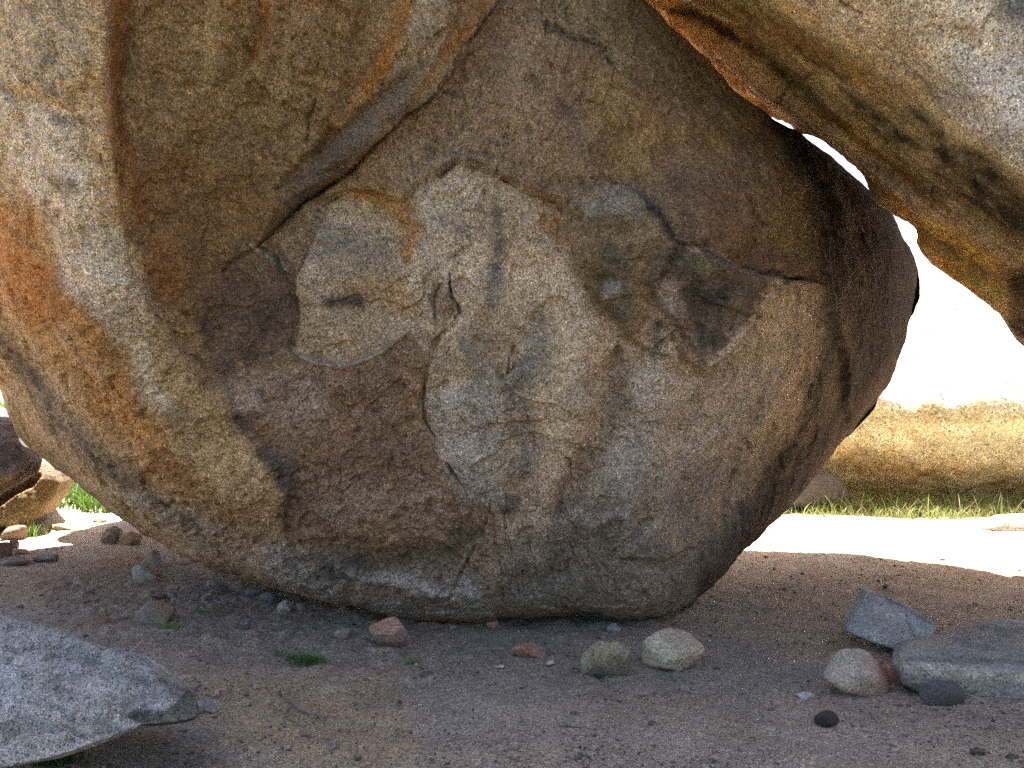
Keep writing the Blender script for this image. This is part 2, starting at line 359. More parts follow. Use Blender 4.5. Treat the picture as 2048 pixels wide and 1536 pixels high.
paint_main = layers(MIDB, [
    # upper-left brown sheet
    (P_, [(215, -300), (1000, -300), (1000, 0), (800, 240), (540, 480), (380, 720), (250, 450)], 34, (.275, .195, .12), 1, .2),
    (P_, [(255, 300), (560, 300), (520, 520), (420, 780), (330, 660), (270, 500)], 40, (.25, .165, .095), .8),
    (P_, [(470, 60), (680, 60), (640, 300), (420, 330)], 50, (.31, .25, .175), .6),
    (P_, [(340, 40), (470, 0), (460, 200), (330, 260)], 50, (.34, .27, .17), .6),
    (S_, [(245, -60), (240, 80), (235, 240), (262, 400), (262, 480)], 30, RUST, .9, .3),
    (S_, [(225, 230), (190, 180), (225, 100)], 26, ORANGE, .6),
    (S_, [(310, 480), (335, 560), (350, 600)], 60, (.30, .16, .07), .6),
    (S_, [(530, -40), (520, 60), (495, 130)], 20, RUST, .8), (S_, [(830, -20), (770, 110), (720, 230), (650, 300)], 36, (.36, .19, .07), .85),
    (S_, [(980, 0), (900, 110), (850, 180)], 26, (.36, .20, .08), .75),
    (S_, [(760, 90), (700, 200), (680, 240)], 14, BLACK, .55), (P_, [(850, -60), (930, -60), (870, 110), (800, 200), (770, 180)], 14, (.42, .36, .27), .8),
    (P_, [(860, 110), (800, 240), (560, 455), (560, 400), (620, 320), (700, 240), (790, 140)], 12, (.17, .145, .125), .8),
    (P_, [(620, 300), (730, 290), (560, 470), (590, 360)], 14, DBROWN, .6),
    (P_, [(380, 650), (480, 480), (580, 500), (590, 700), (480, 780), (400, 800)], 34, (.155, .115, .09), .85, .5),
    # mid brown body below
    (P_, [(400, 760), (590, 700), (700, 740), (850, 720), (840, 850), (900, 970), (960, 1090), (600, 1060), (480, 950)], 44, (.27, .205, .155), .85, .45),
    (P_, [(590, 760), (830, 730), (830, 860), (880, 930), (700, 930), (560, 880)], 40, (.23, .165, .125), .6, .8),
    (P_, [(440, 760), (640, 740), (660, 860), (480, 840)], 22, (.40, .35, .31), .55, 1.2),
    (P_, [(600, 960), (900, 980), (920, 1050), (640, 1040)], 26, (.38, .33, .28), .5, 1.2),
    (P_, [(490, 890), (580, 900), (600, 1030), (530, 1050)], 34, (.09, .08, .085), .7, 2.), (P_, [(455, 825), (530, 830), (510, 870), (465, 865)], 10, DBROWN, .9),
    (P_, [(560, 500), (585, 560), (590, 700), (500, 640)], 14, (.10, .08, .075), .6),
    # left bright buttress
    (P_, [(-400, -300), (210, -300), (222, 100), (240, 340), (252, 460), (320, 640), (410, 790), (470, 860), (560, 1000), (520, 1150), (350, 1110), (200, 1010), (20, 830), (-200, 500)], 15, (.48, .38, .25), 1, .15),
    (P_, [(-50, -100), (190, -100), (180, 120), (60, 200), (-50, 200)], 30, (.44, .38, .30), .7, .8), (P_, [(0, 190), (200, 240), (250, 450), (200, 640), (100, 480), (20, 330)], 30, (.62, .57, .49), .85, .6),
    (S_, [(40, 380), (90, 560), (170, 720), (260, 860), (380, 1000)], 95, (.46, .28, .14), .6, .5),
    (P_, [(100, 440), (240, 470), (300, 640), (230, 700), (130, 600)], 24, (.60, .56, .50), .75, .8),
    (P_, [(150, 270), (245, 300), (255, 460), (200, 430)], 18, (.50, .36, .19), .6, .7),
    (S_, [(170, 110), (215, 200), (235, 330), (250, 470)], 22, (.46, .30, .14), .8),
    (P_, [(-20, 370), (60, 440), (110, 540), (150, 640), (60, 660), (-20, 560)], 22, (.43, .225, .095), .95, .6),
    (S_, [(130, 600), (220, 720), (260, 830), (330, 900)], 40, (.42, .255, .12), .85, .5), (S_, [(40, 620), (130, 720), (230, 850), (290, 880)], 40, (.44, .28, .13), .75, .5),
    (S_, [(200, 560), (280, 700), (300, 790), (350, 820)], 42, (.58, .53, .45), .9, .5), (S_, [(290, 900), (400, 990), (480, 1060)], 46, (.33, .21, .11), .7, .7),
    (S_, [(330, 620), (390, 730), (450, 860), (470, 930)], 40, (.42, .31, .18), .7), (P_, [(120, 800), (300, 980), (420, 1040), (480, 1090), (400, 1110), (220, 980)], 30, (.36, .335, .29), .8, .5),
    (S_, [(-10, 650), (80, 780), (120, 850), (220, 930), (330, 1010)], 46, (.17, .14, .115), .85, .6), (S_, [(20, 800), (50, 870), (110, 920)], 20, (.24, .20, .10), .7),
    (P_, [(460, 1050), (650, 1080), (700, 1190), (500, 1150), (420, 1110)], 30, (.33, .29, .24), .6),
    (P_, [(110, 230), (190, 235), (170, 250), (110, 250)], 6, BLACK, .5, 1), (P_, [(110, 350), (150, 360), (145, 395), (110, 390)], 10, DGREY, .7, 1), (P_, [(70, 170), (130, 190), (110, 205), (60, 195)], 8, DGREY, .5, 1),
    # bottom belt: cool underside shading painted into the grey
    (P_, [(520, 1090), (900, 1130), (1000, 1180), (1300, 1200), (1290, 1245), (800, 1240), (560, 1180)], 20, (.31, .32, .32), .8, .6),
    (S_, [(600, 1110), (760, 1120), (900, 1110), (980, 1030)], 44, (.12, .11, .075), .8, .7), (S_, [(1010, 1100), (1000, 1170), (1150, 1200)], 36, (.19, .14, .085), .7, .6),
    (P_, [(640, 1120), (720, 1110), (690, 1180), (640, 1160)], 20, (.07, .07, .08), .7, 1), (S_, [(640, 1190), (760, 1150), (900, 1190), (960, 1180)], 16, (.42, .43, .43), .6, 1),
    # centre top brown
    (P_, [(1010, -300), (1300, -300), (1400, 110), (1560, 300), (1640, 560), (1400, 500), (1300, 400), (1180, 362), (1000, 350), (920, 325), (800, 395), (640, 385), (800, 240), (990, 0)], 8, (.285, .215, .145), 1, .1),
    (P_, [(880, 200), (1060, 60), (1120, 200), (1050, 330), (800, 380), (750, 330)], 50, (.31, .25, .185), .7, .5),
    (P_, [(1120, -60), (1270, -20), (1300, 140), (1200, 120), (1100, 60)], 24, (.30, .26, .165), .8, .5), (P_, [(1180, 120), (1300, 180), (1330, 340), (1240, 370), (1170, 260)], 30, (.35, .26, .135), .75, .6),
    (P_, [(1240, 60), (1340, 60), (1480, 200), (1540, 300), (1400, 220)], 26, (.25, .20, .11), .7, .6), (S_, [(1290, 240), (1380, 260), (1460, 300)], 60, (.36, .24, .12), .7, .8),
    (S_, [(1120, 200), (1160, 290), (1220, 330)], 36, (.15, .12, .105), .6, .8), (P_, [(1320, 330), (1500, 360), (1525, 480), (1600, 530), (1480, 520), (1370, 470)], 14, (.20, .145, .105), .85, .8),
    (P_, [(1500, 360), (1600, 380), (1640, 540), (1590, 520), (1530, 470)], 10, (.30, .245, .14), .85, .3),
    (S_, [(1050, 360), (1130, 380), (1250, 372), (1300, 400)], 14, (.15, .13, .13), .6, .7),
    (S_, [(1190, 366), (1300, 405), (1345, 470), (1420, 508), (1520, 545), (1640, 562)], 13, (.075, .07, .085), .9, .3), (S_, [(890, 188), (920, 190)], 7, (.05, .06, .06), .9, 0), (S_, [(848, 298), (872, 302)], 5, (.07, .07, .07), .9, 0),  # first stroke paints the purplish shadow in the ledge groove
    (S_, [(1085, -10), (1085, 45), (1130, 75), (1195, 95), (1250, 150), (1300, 190)], 6, (.12, .11, .10), .8, .6),
    # pale fresh plate
    (P_, LOBE, 5, (.43, .365, .28), .98, .1),
    (P_, [(800, 400), (920, 330), (980, 350), (970, 560), (930, 650), (860, 600), (820, 640), (800, 500)], 40, (.52, .48, .41), .8, .3), (P_, [(620, 420), (700, 400), (720, 540), (640, 600), (600, 560)], 26, (.37, .34, .30), .7, .6),
    (P_, [(850, 780), (1000, 760), (1000, 1000), (930, 1000), (880, 920)], 20, (.46, .45, .435), .8, .4), (P_, [(1040, 500), (1130, 490), (1230, 680), (1200, 880), (1080, 960), (1060, 760)], 40, (.52, .45, .35), .85, .3),
    (P_, [(1260, 720), (1600, 620), (1560, 800), (1400, 960), (1240, 1020), (1200, 900)], 40, (.47, .445, .415), .85, .4), (P_, [(1080, 980), (1500, 900), (1500, 1250), (1000, 1250)], 60, (.27, .265, .26), .8, .5), (S_, [(1120, 520), (1165, 680), (1145, 850), (1090, 1000), (1070, 1120)], 46, (.54, .48, .40), .6, .4), (S_, [(1560, 620), (1500, 760), (1380, 880), (1300, 980)], 60, (.54, .51, .46), .5, .4), (P_, [(1540, 590), (1630, 590), (1620, 680), (1520, 740), (1470, 720)], 16, (.52, .47, .38), .85, .3),
    (S_, [(700, 385), (770, 400), (810, 440), (815, 520)], 36, (.34, .205, .09), .95, .4), (S_, [(815, 400), (822, 450), (815, 520)], 34, (.37, .21, .10), .8, .8), (S_, [(1060, 385), (1115, 415), (1120, 470), (1080, 420)], 24, (.33, .20, .10), .9, .6), (S_, [(690, 600), (800, 570), (830, 640)], 46, (.40, .28, .155), .6, .6),
    (P_, [(650, 596), (740, 600), (730, 628), (660, 620)], 14, (.09, .085, .075), .85, .4),
    (S_, [(985, 400), (1000, 480), (990, 560), (975, 620)], 24, (.15, .155, .16), .8, .7), (S_, [(1060, 600), (1080, 700), (1030, 780), (1060, 900), (1030, 960)], 50, (.21, .205, .19), .75, .6), (S_, [(930, 680), (970, 760), (960, 880)], 42, (.27, .26, .24), .6, .8),
    (S_, [(1025, 690), (1020, 745)], 6, BLACK, .8, 0), (S_, [(1240, 690), (1240, 800), (1200, 900), (1150, 1000)], 40, (.22, .19, .15), .7, .6), (S_, [(1320, 640), (1310, 720)], 30, (.15, .145, .13), .7, .8),
    (S_, [(1230, 560), (1180, 740), (1160, 800)], 26, (.42, .28, .16), .35, 1), (S_, [(1420, 760), (1380, 720), (1330, 730)], 36, (.34, .25, .155), .6, .8), (P_, [(640, 470), (800, 480), (800, 540), (660, 545)], 26, (.24, .215, .19), .5, 1),
    (P_, [(868, 570), (890, 560), (922, 620), (880, 670), (868, 640)], 5, (.27, .225, .18), .8, .5),
    (P_, OLV, 14, (.225, .18, .115), .9, .5), (S_, [(1220, 480), (1230, 560), (1250, 640)], 50, (.12, .115, .09), .8, .7), (P_, [(1215, 555), (1250, 560), (1250, 595), (1215, 590)], 12, (.42, .42, .42), .6, 1),
    (P_, [(1190, 370), (1260, 390), (1290, 430), (1200, 430), (1150, 410)], 14, (.30, .28, .255), .6, .6),
    (P_, WING, 8, (.135, .115, .092), .92, .7), (P_, [(1310, 570), (1340, 550), (1385, 640), (1390, 700), (1350, 660)], 10, (.43, .40, .36), .6, 1.2), (P_, [(1380, 580), (1460, 580), (1430, 700), (1400, 725)], 12, (.07, .062, .053), .75, 1.0), (P_, [(1380, 510), (1420, 520), (1415, 545), (1385, 540)], 8, (.15, .19, .08), .4, 1.2),
    (S_, [(1545, 566), (1600, 572), (1635, 590), (1630, 650)], 10, (.45, .43, .39), .7, .6), (S_, [(585, 705), (640, 728), (690, 737), (760, 704), (815, 668)], 5, (.58, .55, .50), .7, 1.2),  # pale lines paint the light caught on the exposed plate rims
    (S_, [(995, 357), (1040, 372), (1065, 386), (1120, 398)], 4, (.58, .54, .46), .7, .5), (S_, [(1370, 489), (1393, 498)], 7, (.4, .3, .2), .8, 0),
    (S_, SEAM2, 3.4, (.05, .045, .04), .8, 1.3), (S_, SEAM, 3, (.05, .045, .04), .55, 1.2), (S_, [(582, 700), (592, 640), (583, 560), (605, 515), (625, 455), (645, 405), (680, 384)], 3, (.05, .04, .03), .7, 1.2), (S_, [(795, 400), (850, 365), (915, 325)], 3, (.07, .05, .03), .7, 1.2),
    (S_, CRACK_UL, 4, (.03, .025, .025), .9, .2), (S_, [(1445, 708), (1480, 660), (1520, 600)], 3, (.06, .05, .04), .8, .4), (S_, [(1492, 365), (1505, 420), (1525, 455), (1535, 480), (1600, 525)], 3, (.08, .07, .06), .8, .3), (S_, [(875, 925), (880, 950)], 6, (.62, .6, .58), .8, .3),
    (S_, [(975, 1020), (965, 1070), (925, 1140), (905, 1180)], 4, (.40, .39, .34), .6, .6), (S_, [(1325, 1035), (1290, 1085), (1240, 1120)], 9, (.45, .45, .45), .6, .5), (P_, [(1000, 985), (1040, 985), (1035, 1020), (1005, 1030)], 8, (.06, .065, .075), .8, .5),
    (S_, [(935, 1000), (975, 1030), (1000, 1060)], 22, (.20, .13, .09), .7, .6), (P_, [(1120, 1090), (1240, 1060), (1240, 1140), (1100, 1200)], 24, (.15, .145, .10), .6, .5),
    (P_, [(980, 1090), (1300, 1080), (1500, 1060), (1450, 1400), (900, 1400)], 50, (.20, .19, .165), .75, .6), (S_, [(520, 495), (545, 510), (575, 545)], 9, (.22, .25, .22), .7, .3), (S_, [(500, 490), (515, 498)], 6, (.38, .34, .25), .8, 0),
    # right side turning away: dark water stains, with its shade painted in too
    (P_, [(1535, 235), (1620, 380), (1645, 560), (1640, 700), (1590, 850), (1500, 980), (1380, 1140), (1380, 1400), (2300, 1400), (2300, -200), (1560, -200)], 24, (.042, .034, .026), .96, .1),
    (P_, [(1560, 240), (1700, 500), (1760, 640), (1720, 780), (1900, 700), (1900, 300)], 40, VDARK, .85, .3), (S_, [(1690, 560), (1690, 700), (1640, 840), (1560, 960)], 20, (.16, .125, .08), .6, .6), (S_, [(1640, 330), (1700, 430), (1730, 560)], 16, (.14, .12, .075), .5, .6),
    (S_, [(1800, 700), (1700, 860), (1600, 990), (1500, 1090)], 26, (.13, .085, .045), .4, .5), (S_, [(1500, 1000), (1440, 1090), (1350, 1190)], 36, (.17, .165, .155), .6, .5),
], warp=12, post=streak_main)
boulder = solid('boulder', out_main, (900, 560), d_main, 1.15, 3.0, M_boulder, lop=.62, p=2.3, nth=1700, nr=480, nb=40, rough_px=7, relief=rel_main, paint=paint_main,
                noise=((.7, .10, 3), (2.5, .035, 4)), seed=1)
tag(boulder, 'huge rounded brown granite boulder with a pale flaked scar, balanced on the sand', 'boulder')

# ============================================================ OVERHANGING BOULDER (upper right)
out_over = [(1150, -130), (1195, -40), (1235, 30), (1290, 60), (1345, 110), (1410, 180), (1470, 230), (1510, 240), (1532, 229), (1567, 243), (1594, 262), (1604, 268), (1618, 270), (1640, 278), (1682, 302), (1712, 326), (1731, 348), (1738, 372), (1752, 398), (1777, 419), (1795, 431), (1816, 443), (1837, 458), (1845, 474), (1838, 489), (1852, 510), (1870, 533), (1900, 557), (1942, 582), (1978, 609),
            (2008, 630), (2030, 668), (2060, 705), (2200, 860), (2500, 1000), (2900, 1000), (3100, 300), (3000, -900), (2400, -1500), (1700, -1500), (1200, -900), (1100, -400)]
d_over = tps([(1300, 0, 8.1), (1400, 100, 8.05), (1530, 220, 8.0), (1740, 360, 7.8), (1850, 490, 7.5), (2040, 670, 7.0), (2300, 850, 6.6), (1200, -200, 7.6),
              (1420, 60, 7.7), (1560, 170, 7.35), (1690, 270, 7.15), (1800, 370, 6.95), (1900, 440, 6.7), (2048, 530, 6.4), (2300, 700, 6.1), (1500, 50, 6.7), (1640, 140, 6.5), (1800, 260, 6.25), (2000, 400, 5.9),
              (1567, 0, 5.85), (1690, 79, 5.65), (1827, 160, 5.45), (1963, 280, 5.2), (2045, 342, 5.05), (2250, 500, 4.8), (1400, -100, 6.2), (1700, -50, 5.45), (1850, 20, 5.25), (1990, 120, 5.05), (2100, 200, 4.95),
              (1700, -300, 5.2), (2000, -300, 4.95), (2400, 0, 4.9), (2300, -600, 5.0), (1600, -700, 5.6), (2700, 300, 5.4)])
RIDGE = [(1450, -90), (1567, 0), (1608, 34), (1690, 79), (1758, 120), (1827, 160), (1881, 222), (1963, 280), (2045, 342), (2200, 450)]
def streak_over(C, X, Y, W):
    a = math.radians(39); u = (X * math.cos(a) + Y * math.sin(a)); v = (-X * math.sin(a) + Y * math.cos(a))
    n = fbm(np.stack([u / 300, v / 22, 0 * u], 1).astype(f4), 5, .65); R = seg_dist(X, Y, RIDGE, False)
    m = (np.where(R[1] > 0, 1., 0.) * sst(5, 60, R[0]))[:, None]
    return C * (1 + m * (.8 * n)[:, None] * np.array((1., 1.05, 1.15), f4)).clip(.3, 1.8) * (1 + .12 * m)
def rel_over(PX, PY, W):
    w = fbm(W * 3, 4, .6) * 12; w2 = fbm(W * 3 + 30, 4, .6) * 12; X = PX + w; Y = PY + w2
    o = np.zeros(len(PX), f4)
    # long beds that follow the slope
    a = math.radians(39); u = (X * math.cos(a) + Y * math.sin(a)); v = (-X * math.sin(a) + Y * math.cos(a))
    q = np.stack([u / 420, v / 34, np.zeros_like(u)], 1)
    low = sst(-4, 90, v + 870 - 0)  # placeholder band value, replaced below
    R = seg_dist(X, Y, RIDGE, False); below = np.where(R[1] > 0, 1., 0.) * sst(5, 60, R[0])
    o += below * (.09 * fbm(q, 4, .6) + .05 * fbm(q * 2.7 + 3, 4, .6, True))
    o -= .22 * stroke(X, Y, [(1290, 0), (1390, 45), (1480, 95), (1560, 160), (1620, 205)], 34); o -= .05 * stroke(X, Y, [(1500, 110), (1640, 215), (1760, 320), (1850, 395), (1960, 450)], 20)
    o += .04 * stroke(X, Y, RIDGE, 24, False)
    o -= .06 * stroke(X, Y, [(1700, 200), (1760, 250), (1790, 280)], 18); o -= .04 * stroke(X, Y, [(1530, 160), (1600, 215), (1650, 250), (1690, 300)], 10)
    o -= .04 * stroke(X, Y, [(1850, 415), (1900, 440), (1930, 470)], 8); o -= .06 * stroke(X, Y, [(1870, 510), (1960, 540), (2020, 580)], 9); o += .05 * stroke(X, Y, [(1840, 480), (1900, 520), (2000, 600)], 34)
    o -= .04 * stroke(X, Y, [(1420, 120), (1500, 190), (1600, 262), (1700, 330)], 8)
    o -= .05 * stroke(X, Y, [(1670, -5), (1700, 20), (1718, 35)], 7); o -= .03 * step(X, Y, [(1950, 50), (1955, 80), (1940, 110)], 6, 50)
    o -= .15 * step(X, Y, [(2060, 720), (2025, 660), (2012, 600), (2025, 520)], 8, 120)
    o -= .02 * sst(.15, .5, fbm(W * 6, 4, .6))
    return o
paint_over = layers((.70, .62, .50), [  # base tint raised so the upper face carries skylight in its colour
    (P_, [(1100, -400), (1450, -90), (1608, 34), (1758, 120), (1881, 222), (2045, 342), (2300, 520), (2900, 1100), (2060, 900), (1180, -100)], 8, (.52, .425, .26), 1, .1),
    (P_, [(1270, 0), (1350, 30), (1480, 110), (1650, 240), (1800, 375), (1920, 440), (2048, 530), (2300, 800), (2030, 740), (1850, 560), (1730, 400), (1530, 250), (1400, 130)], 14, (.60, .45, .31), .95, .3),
    (S_, [(1380, 30), (1500, 90), (1600, 170), (1700, 270)], 22, (.10, .075, .05), .85, .3), (S_, [(1340, 10), (1400, 35), (1480, 80)], 20, (.05, .035, .025), .9, .1),  # dark strokes paint the shadow in the recess above the lip
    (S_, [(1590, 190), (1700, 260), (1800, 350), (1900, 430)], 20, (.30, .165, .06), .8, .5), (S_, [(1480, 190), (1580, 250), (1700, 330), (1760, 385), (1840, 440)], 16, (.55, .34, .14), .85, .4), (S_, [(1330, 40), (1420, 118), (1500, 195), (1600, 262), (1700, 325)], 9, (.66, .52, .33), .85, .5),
    (P_, [(1780, 390), (1900, 450), (2010, 520), (2010, 620), (1900, 560), (1840, 500)], 14, (.74, .47, .17), .95, .4), (S_, [(1860, 480), (1940, 520), (2010, 570)], 12, (.32, .24, .15), .7, .8),  # orange patch paints bounced light on the right end of the underside
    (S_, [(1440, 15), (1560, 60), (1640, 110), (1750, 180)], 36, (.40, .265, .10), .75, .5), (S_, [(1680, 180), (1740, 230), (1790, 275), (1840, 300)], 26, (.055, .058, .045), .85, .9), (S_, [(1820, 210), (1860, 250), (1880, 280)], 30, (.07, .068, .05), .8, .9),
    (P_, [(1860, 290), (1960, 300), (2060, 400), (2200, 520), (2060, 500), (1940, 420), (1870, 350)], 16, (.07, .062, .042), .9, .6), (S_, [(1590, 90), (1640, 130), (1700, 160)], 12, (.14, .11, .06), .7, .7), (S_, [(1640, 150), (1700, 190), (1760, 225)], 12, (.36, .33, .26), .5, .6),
    (S_, [(1720, 260), (1850, 370), (1980, 440), (2100, 520)], 16, (.44, .30, .13), .55, .6), (S_, [(1760, 330), (1800, 380), (1850, 430)], 14, (.18, .15, .15), .7, .6), (S_, [(1700, 300), (1790, 370), (1900, 400), (1990, 470)], 12, (.22, .19, .17), .6, .6),
    (S_, RIDGE, 22, (.62, .48, .29), .9, .3), (P_, [(2020, 540), (2100, 540), (2200, 800), (2050, 720), (2010, 640)], 8, (.14, .10, .07), .9, .3),
    (P_, [(1590, -60), (1760, -60), (1850, 60), (1990, 100), (1950, 160), (1800, 110)], 26, (.62, .50, .34), .7, .6), (S_, [(1850, 30), (1930, 60), (1960, 100)], 40, (.43, .30, .17), .6, .8), (P_, [(1880, 100), (2200, 100), (2300, 400), (2050, 330), (1900, 210)], 30, (.64, .61, .56), .9, .5),
    (S_, [(1800, 130), (1850, 160), (1900, 230)], 16, (.22, .21, .20), .5, 1), (P_, [(1980, -40), (2100, -40), (2100, 80), (2000, 40)], 30, (.22, .225, .22), .8, .5), (S_, [(1665, -10), (1718, 36)], 5, (.05, .04, .04), .9, .2), (S_, [(1990, 10), (1960, 80), (1945, 110)], 6, (.18, .15, .12), .6, .6),
], warp=9, seed=5, post=streak_over)
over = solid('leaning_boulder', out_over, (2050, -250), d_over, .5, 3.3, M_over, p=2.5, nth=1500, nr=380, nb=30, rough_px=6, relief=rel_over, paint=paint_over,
             noise=((.7, .08, 3), (2.5, .035, 4), (9, .02, 4), (30, .008, 3)), seed=2, back=1.)
tag(over, 'massive slanting granite boulder leaning over the gap, black stains under its long tan edge', 'boulder')

# ============================================================ GROUND
def graded(lo, a, b, hi, step_, g=1.09):
    mid = list(np.arange(a, b + step_ / 2, step_)); L, R = [], []; s = step_; x = a
    while x > lo: s *= g; x -= s; L.append(x)
    s = step_; x = mid[-1]
    while x < hi: s *= g; x += s; R.append(x)
    return np.array(L[::-1] + mid + R, f4)
def gz(x, y):
    x = np.atleast_1d(np.asarray(x, f4)); y = np.atleast_1d(np.asarray(y, f4)); p = np.stack([x, y, np.zeros_like(x)], 1)
    z = .05 * fbm(p * .55 + 3, 3) + .026 * fbm(p * 2.0, 4, .6)
    z += 1.1 * sst(-4.5, -7.8, x) * sst(10.8, 14, y)           # grassy rise at the left
    z = z + 0
    r = np.sqrt(x * x + (y - 8) ** 2); z += sst(45, 160, r) * (6 + 9 * fbm(p * .012, 4))
    return z
gx = graded(-240, -5.4, 5.2, 240, .022); gy = graded(-240, 3.6, 12.6, 320, .022)
GX, GY = np.meshgrid(gx, gy, indexing='xy'); X = GX.ravel(); Y = GY.ravel(); Z = chunked(gz, X, Y)
near = ((abs(X) < 9) & (Y > 2) & (Y < 16)); p3 = np.stack([X, Y, 0 * X], 1)
PXg = CX + X / np.maximum(Y, .5) * F; PYg = CY + CAMZ / np.maximum(Y, .5) * F; PXg = PXg.astype(f4); PYg = PYg.astype(f4)
Z[near] += .013 * fbm(p3[near] * 11, 4, .7) + .006 * fbm(p3[near] * np.array([6, 18, 1], f4) + 8, 4, .65)
rub = poly(PXg, PYg, [(60, 1150), (300, 1110), (700, 1260), (1000, 1300), (900, 1380), (620, 1340), (380, 1320), (100, 1240)], 40)
Z += rub * .032 * fbm(p3 * 17 + 4, 4, .7); Z += rub * .03 * sst(0, .5, fbm(p3 * 6 + 1, 3))
for pts, w_, a_ in (([(390, 1310), (480, 1325), (640, 1320), (760, 1330)], 14, -.02), ([(540, 1400), (600, 1440), (650, 1460)], 12, -.03), ([(1170, 1330), (1230, 1370)], 10, -.03), ([(700, 1490), (900, 1530)], 18, -.015),
                    ([(900, 1400), (1300, 1450), (1700, 1420)], 40, .012), ([(430, 1390), (700, 1400)], 30, -.012), ([(1700, 1330), (1500, 1350), (1400, 1300)], 26, .01)):
    Z += a_ * stroke(PXg, PYg, pts, w_)
Z += stroke(PXg, PYg, [(430, 1152), (560, 1198), (700, 1224), (850, 1240), (1080, 1244), (1290, 1246), (1400, 1214)], 26, False) * .045 * np.clip(.4 + 1.6 * fbm(p3 * 5 + 2, 4, .6), 0, 1.2)
for _k in range(60):                                            # trodden hollows
    _x, _y = random.uniform(-3, 4), random.uniform(4, 9); _r = random.uniform(.06, .22); Z -= random.uniform(.008, .026) * np.exp(-((X - _x) ** 2 + ((Y - _y) * 1.3) ** 2) / (_r * _r))
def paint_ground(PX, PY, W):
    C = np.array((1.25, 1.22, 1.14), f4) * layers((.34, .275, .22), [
        (P_, [(-200, 1180), (600, 1200), (1100, 1300), (2300, 1400), (2300, 1800), (-200, 1800)], 60, (.335, .275, .235), .9, .3),
        (P_, [(380, 1330), (800, 1350), (860, 1500), (760, 1560), (420, 1560)], 36, (.40, .29, .19), .8, .6), (P_, [(180, 1050), (330, 1080), (300, 1160), (200, 1180)], 30, (.33, .20, .10), .7, .6),
        (P_, [(60, 1150), (300, 1110), (760, 1260), (1000, 1300), (900, 1380), (620, 1330), (380, 1310), (100, 1240)], 40, (.27, .22, .185), .6, .9),
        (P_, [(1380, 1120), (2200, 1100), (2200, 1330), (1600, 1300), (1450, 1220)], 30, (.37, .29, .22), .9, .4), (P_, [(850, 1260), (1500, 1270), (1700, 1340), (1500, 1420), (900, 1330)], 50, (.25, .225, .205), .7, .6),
        (P_, [(200, 1460), (420, 1440), (560, 1540), (200, 1600)], 30, (.22, .20, .18), .7, .5), (P_, [(430, 1080), (900, 1260), (1350, 1270), (1350, 1230), (800, 1200), (500, 1090)], 16, (.20, .19, .175), .7, .5),  # shade under the slab and along the boulder foot painted into the sand
        (P_, [(0, 0), (1, 0), (1, 1)], 1, (.27, .22, .14), 0, .6)], warp=14, seed=9)(PX, PY, W)
    dry = sst(8.2, 10.8, W[:, 1] + .5 * fbm(W * 1.2, 3))[:, None] * .85; C = C * (1 - dry) + np.array((.68, .62, .52), f4) * dry  # dry is the sunlight weight: sunlit sand painted paler, the brightness put into its colour
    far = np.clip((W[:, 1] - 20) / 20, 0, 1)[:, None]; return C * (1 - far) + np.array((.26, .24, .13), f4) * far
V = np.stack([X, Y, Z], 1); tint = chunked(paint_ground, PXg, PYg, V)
bh = sst(2.6, 1.2, Y)[:, None] if False else (1 - sst(.6, 2.4, Y))[:, None]; tint = tint * (1 - bh) + np.array((.11, .115, .055), f4) * bh  # unseen ground behind the camera darkened to cut bounced light
nx, ny = len(gx), len(gy); I = (np.arange(ny - 1)[:, None] * nx + np.arange(nx - 1)[None]); quads = np.stack([I, I + 1, I + nx + 1, I + nx], -1).reshape(-1, 4)
ground = mesh_np('ground', V, [quads], M_sand, tint); tag(ground, kind='structure')

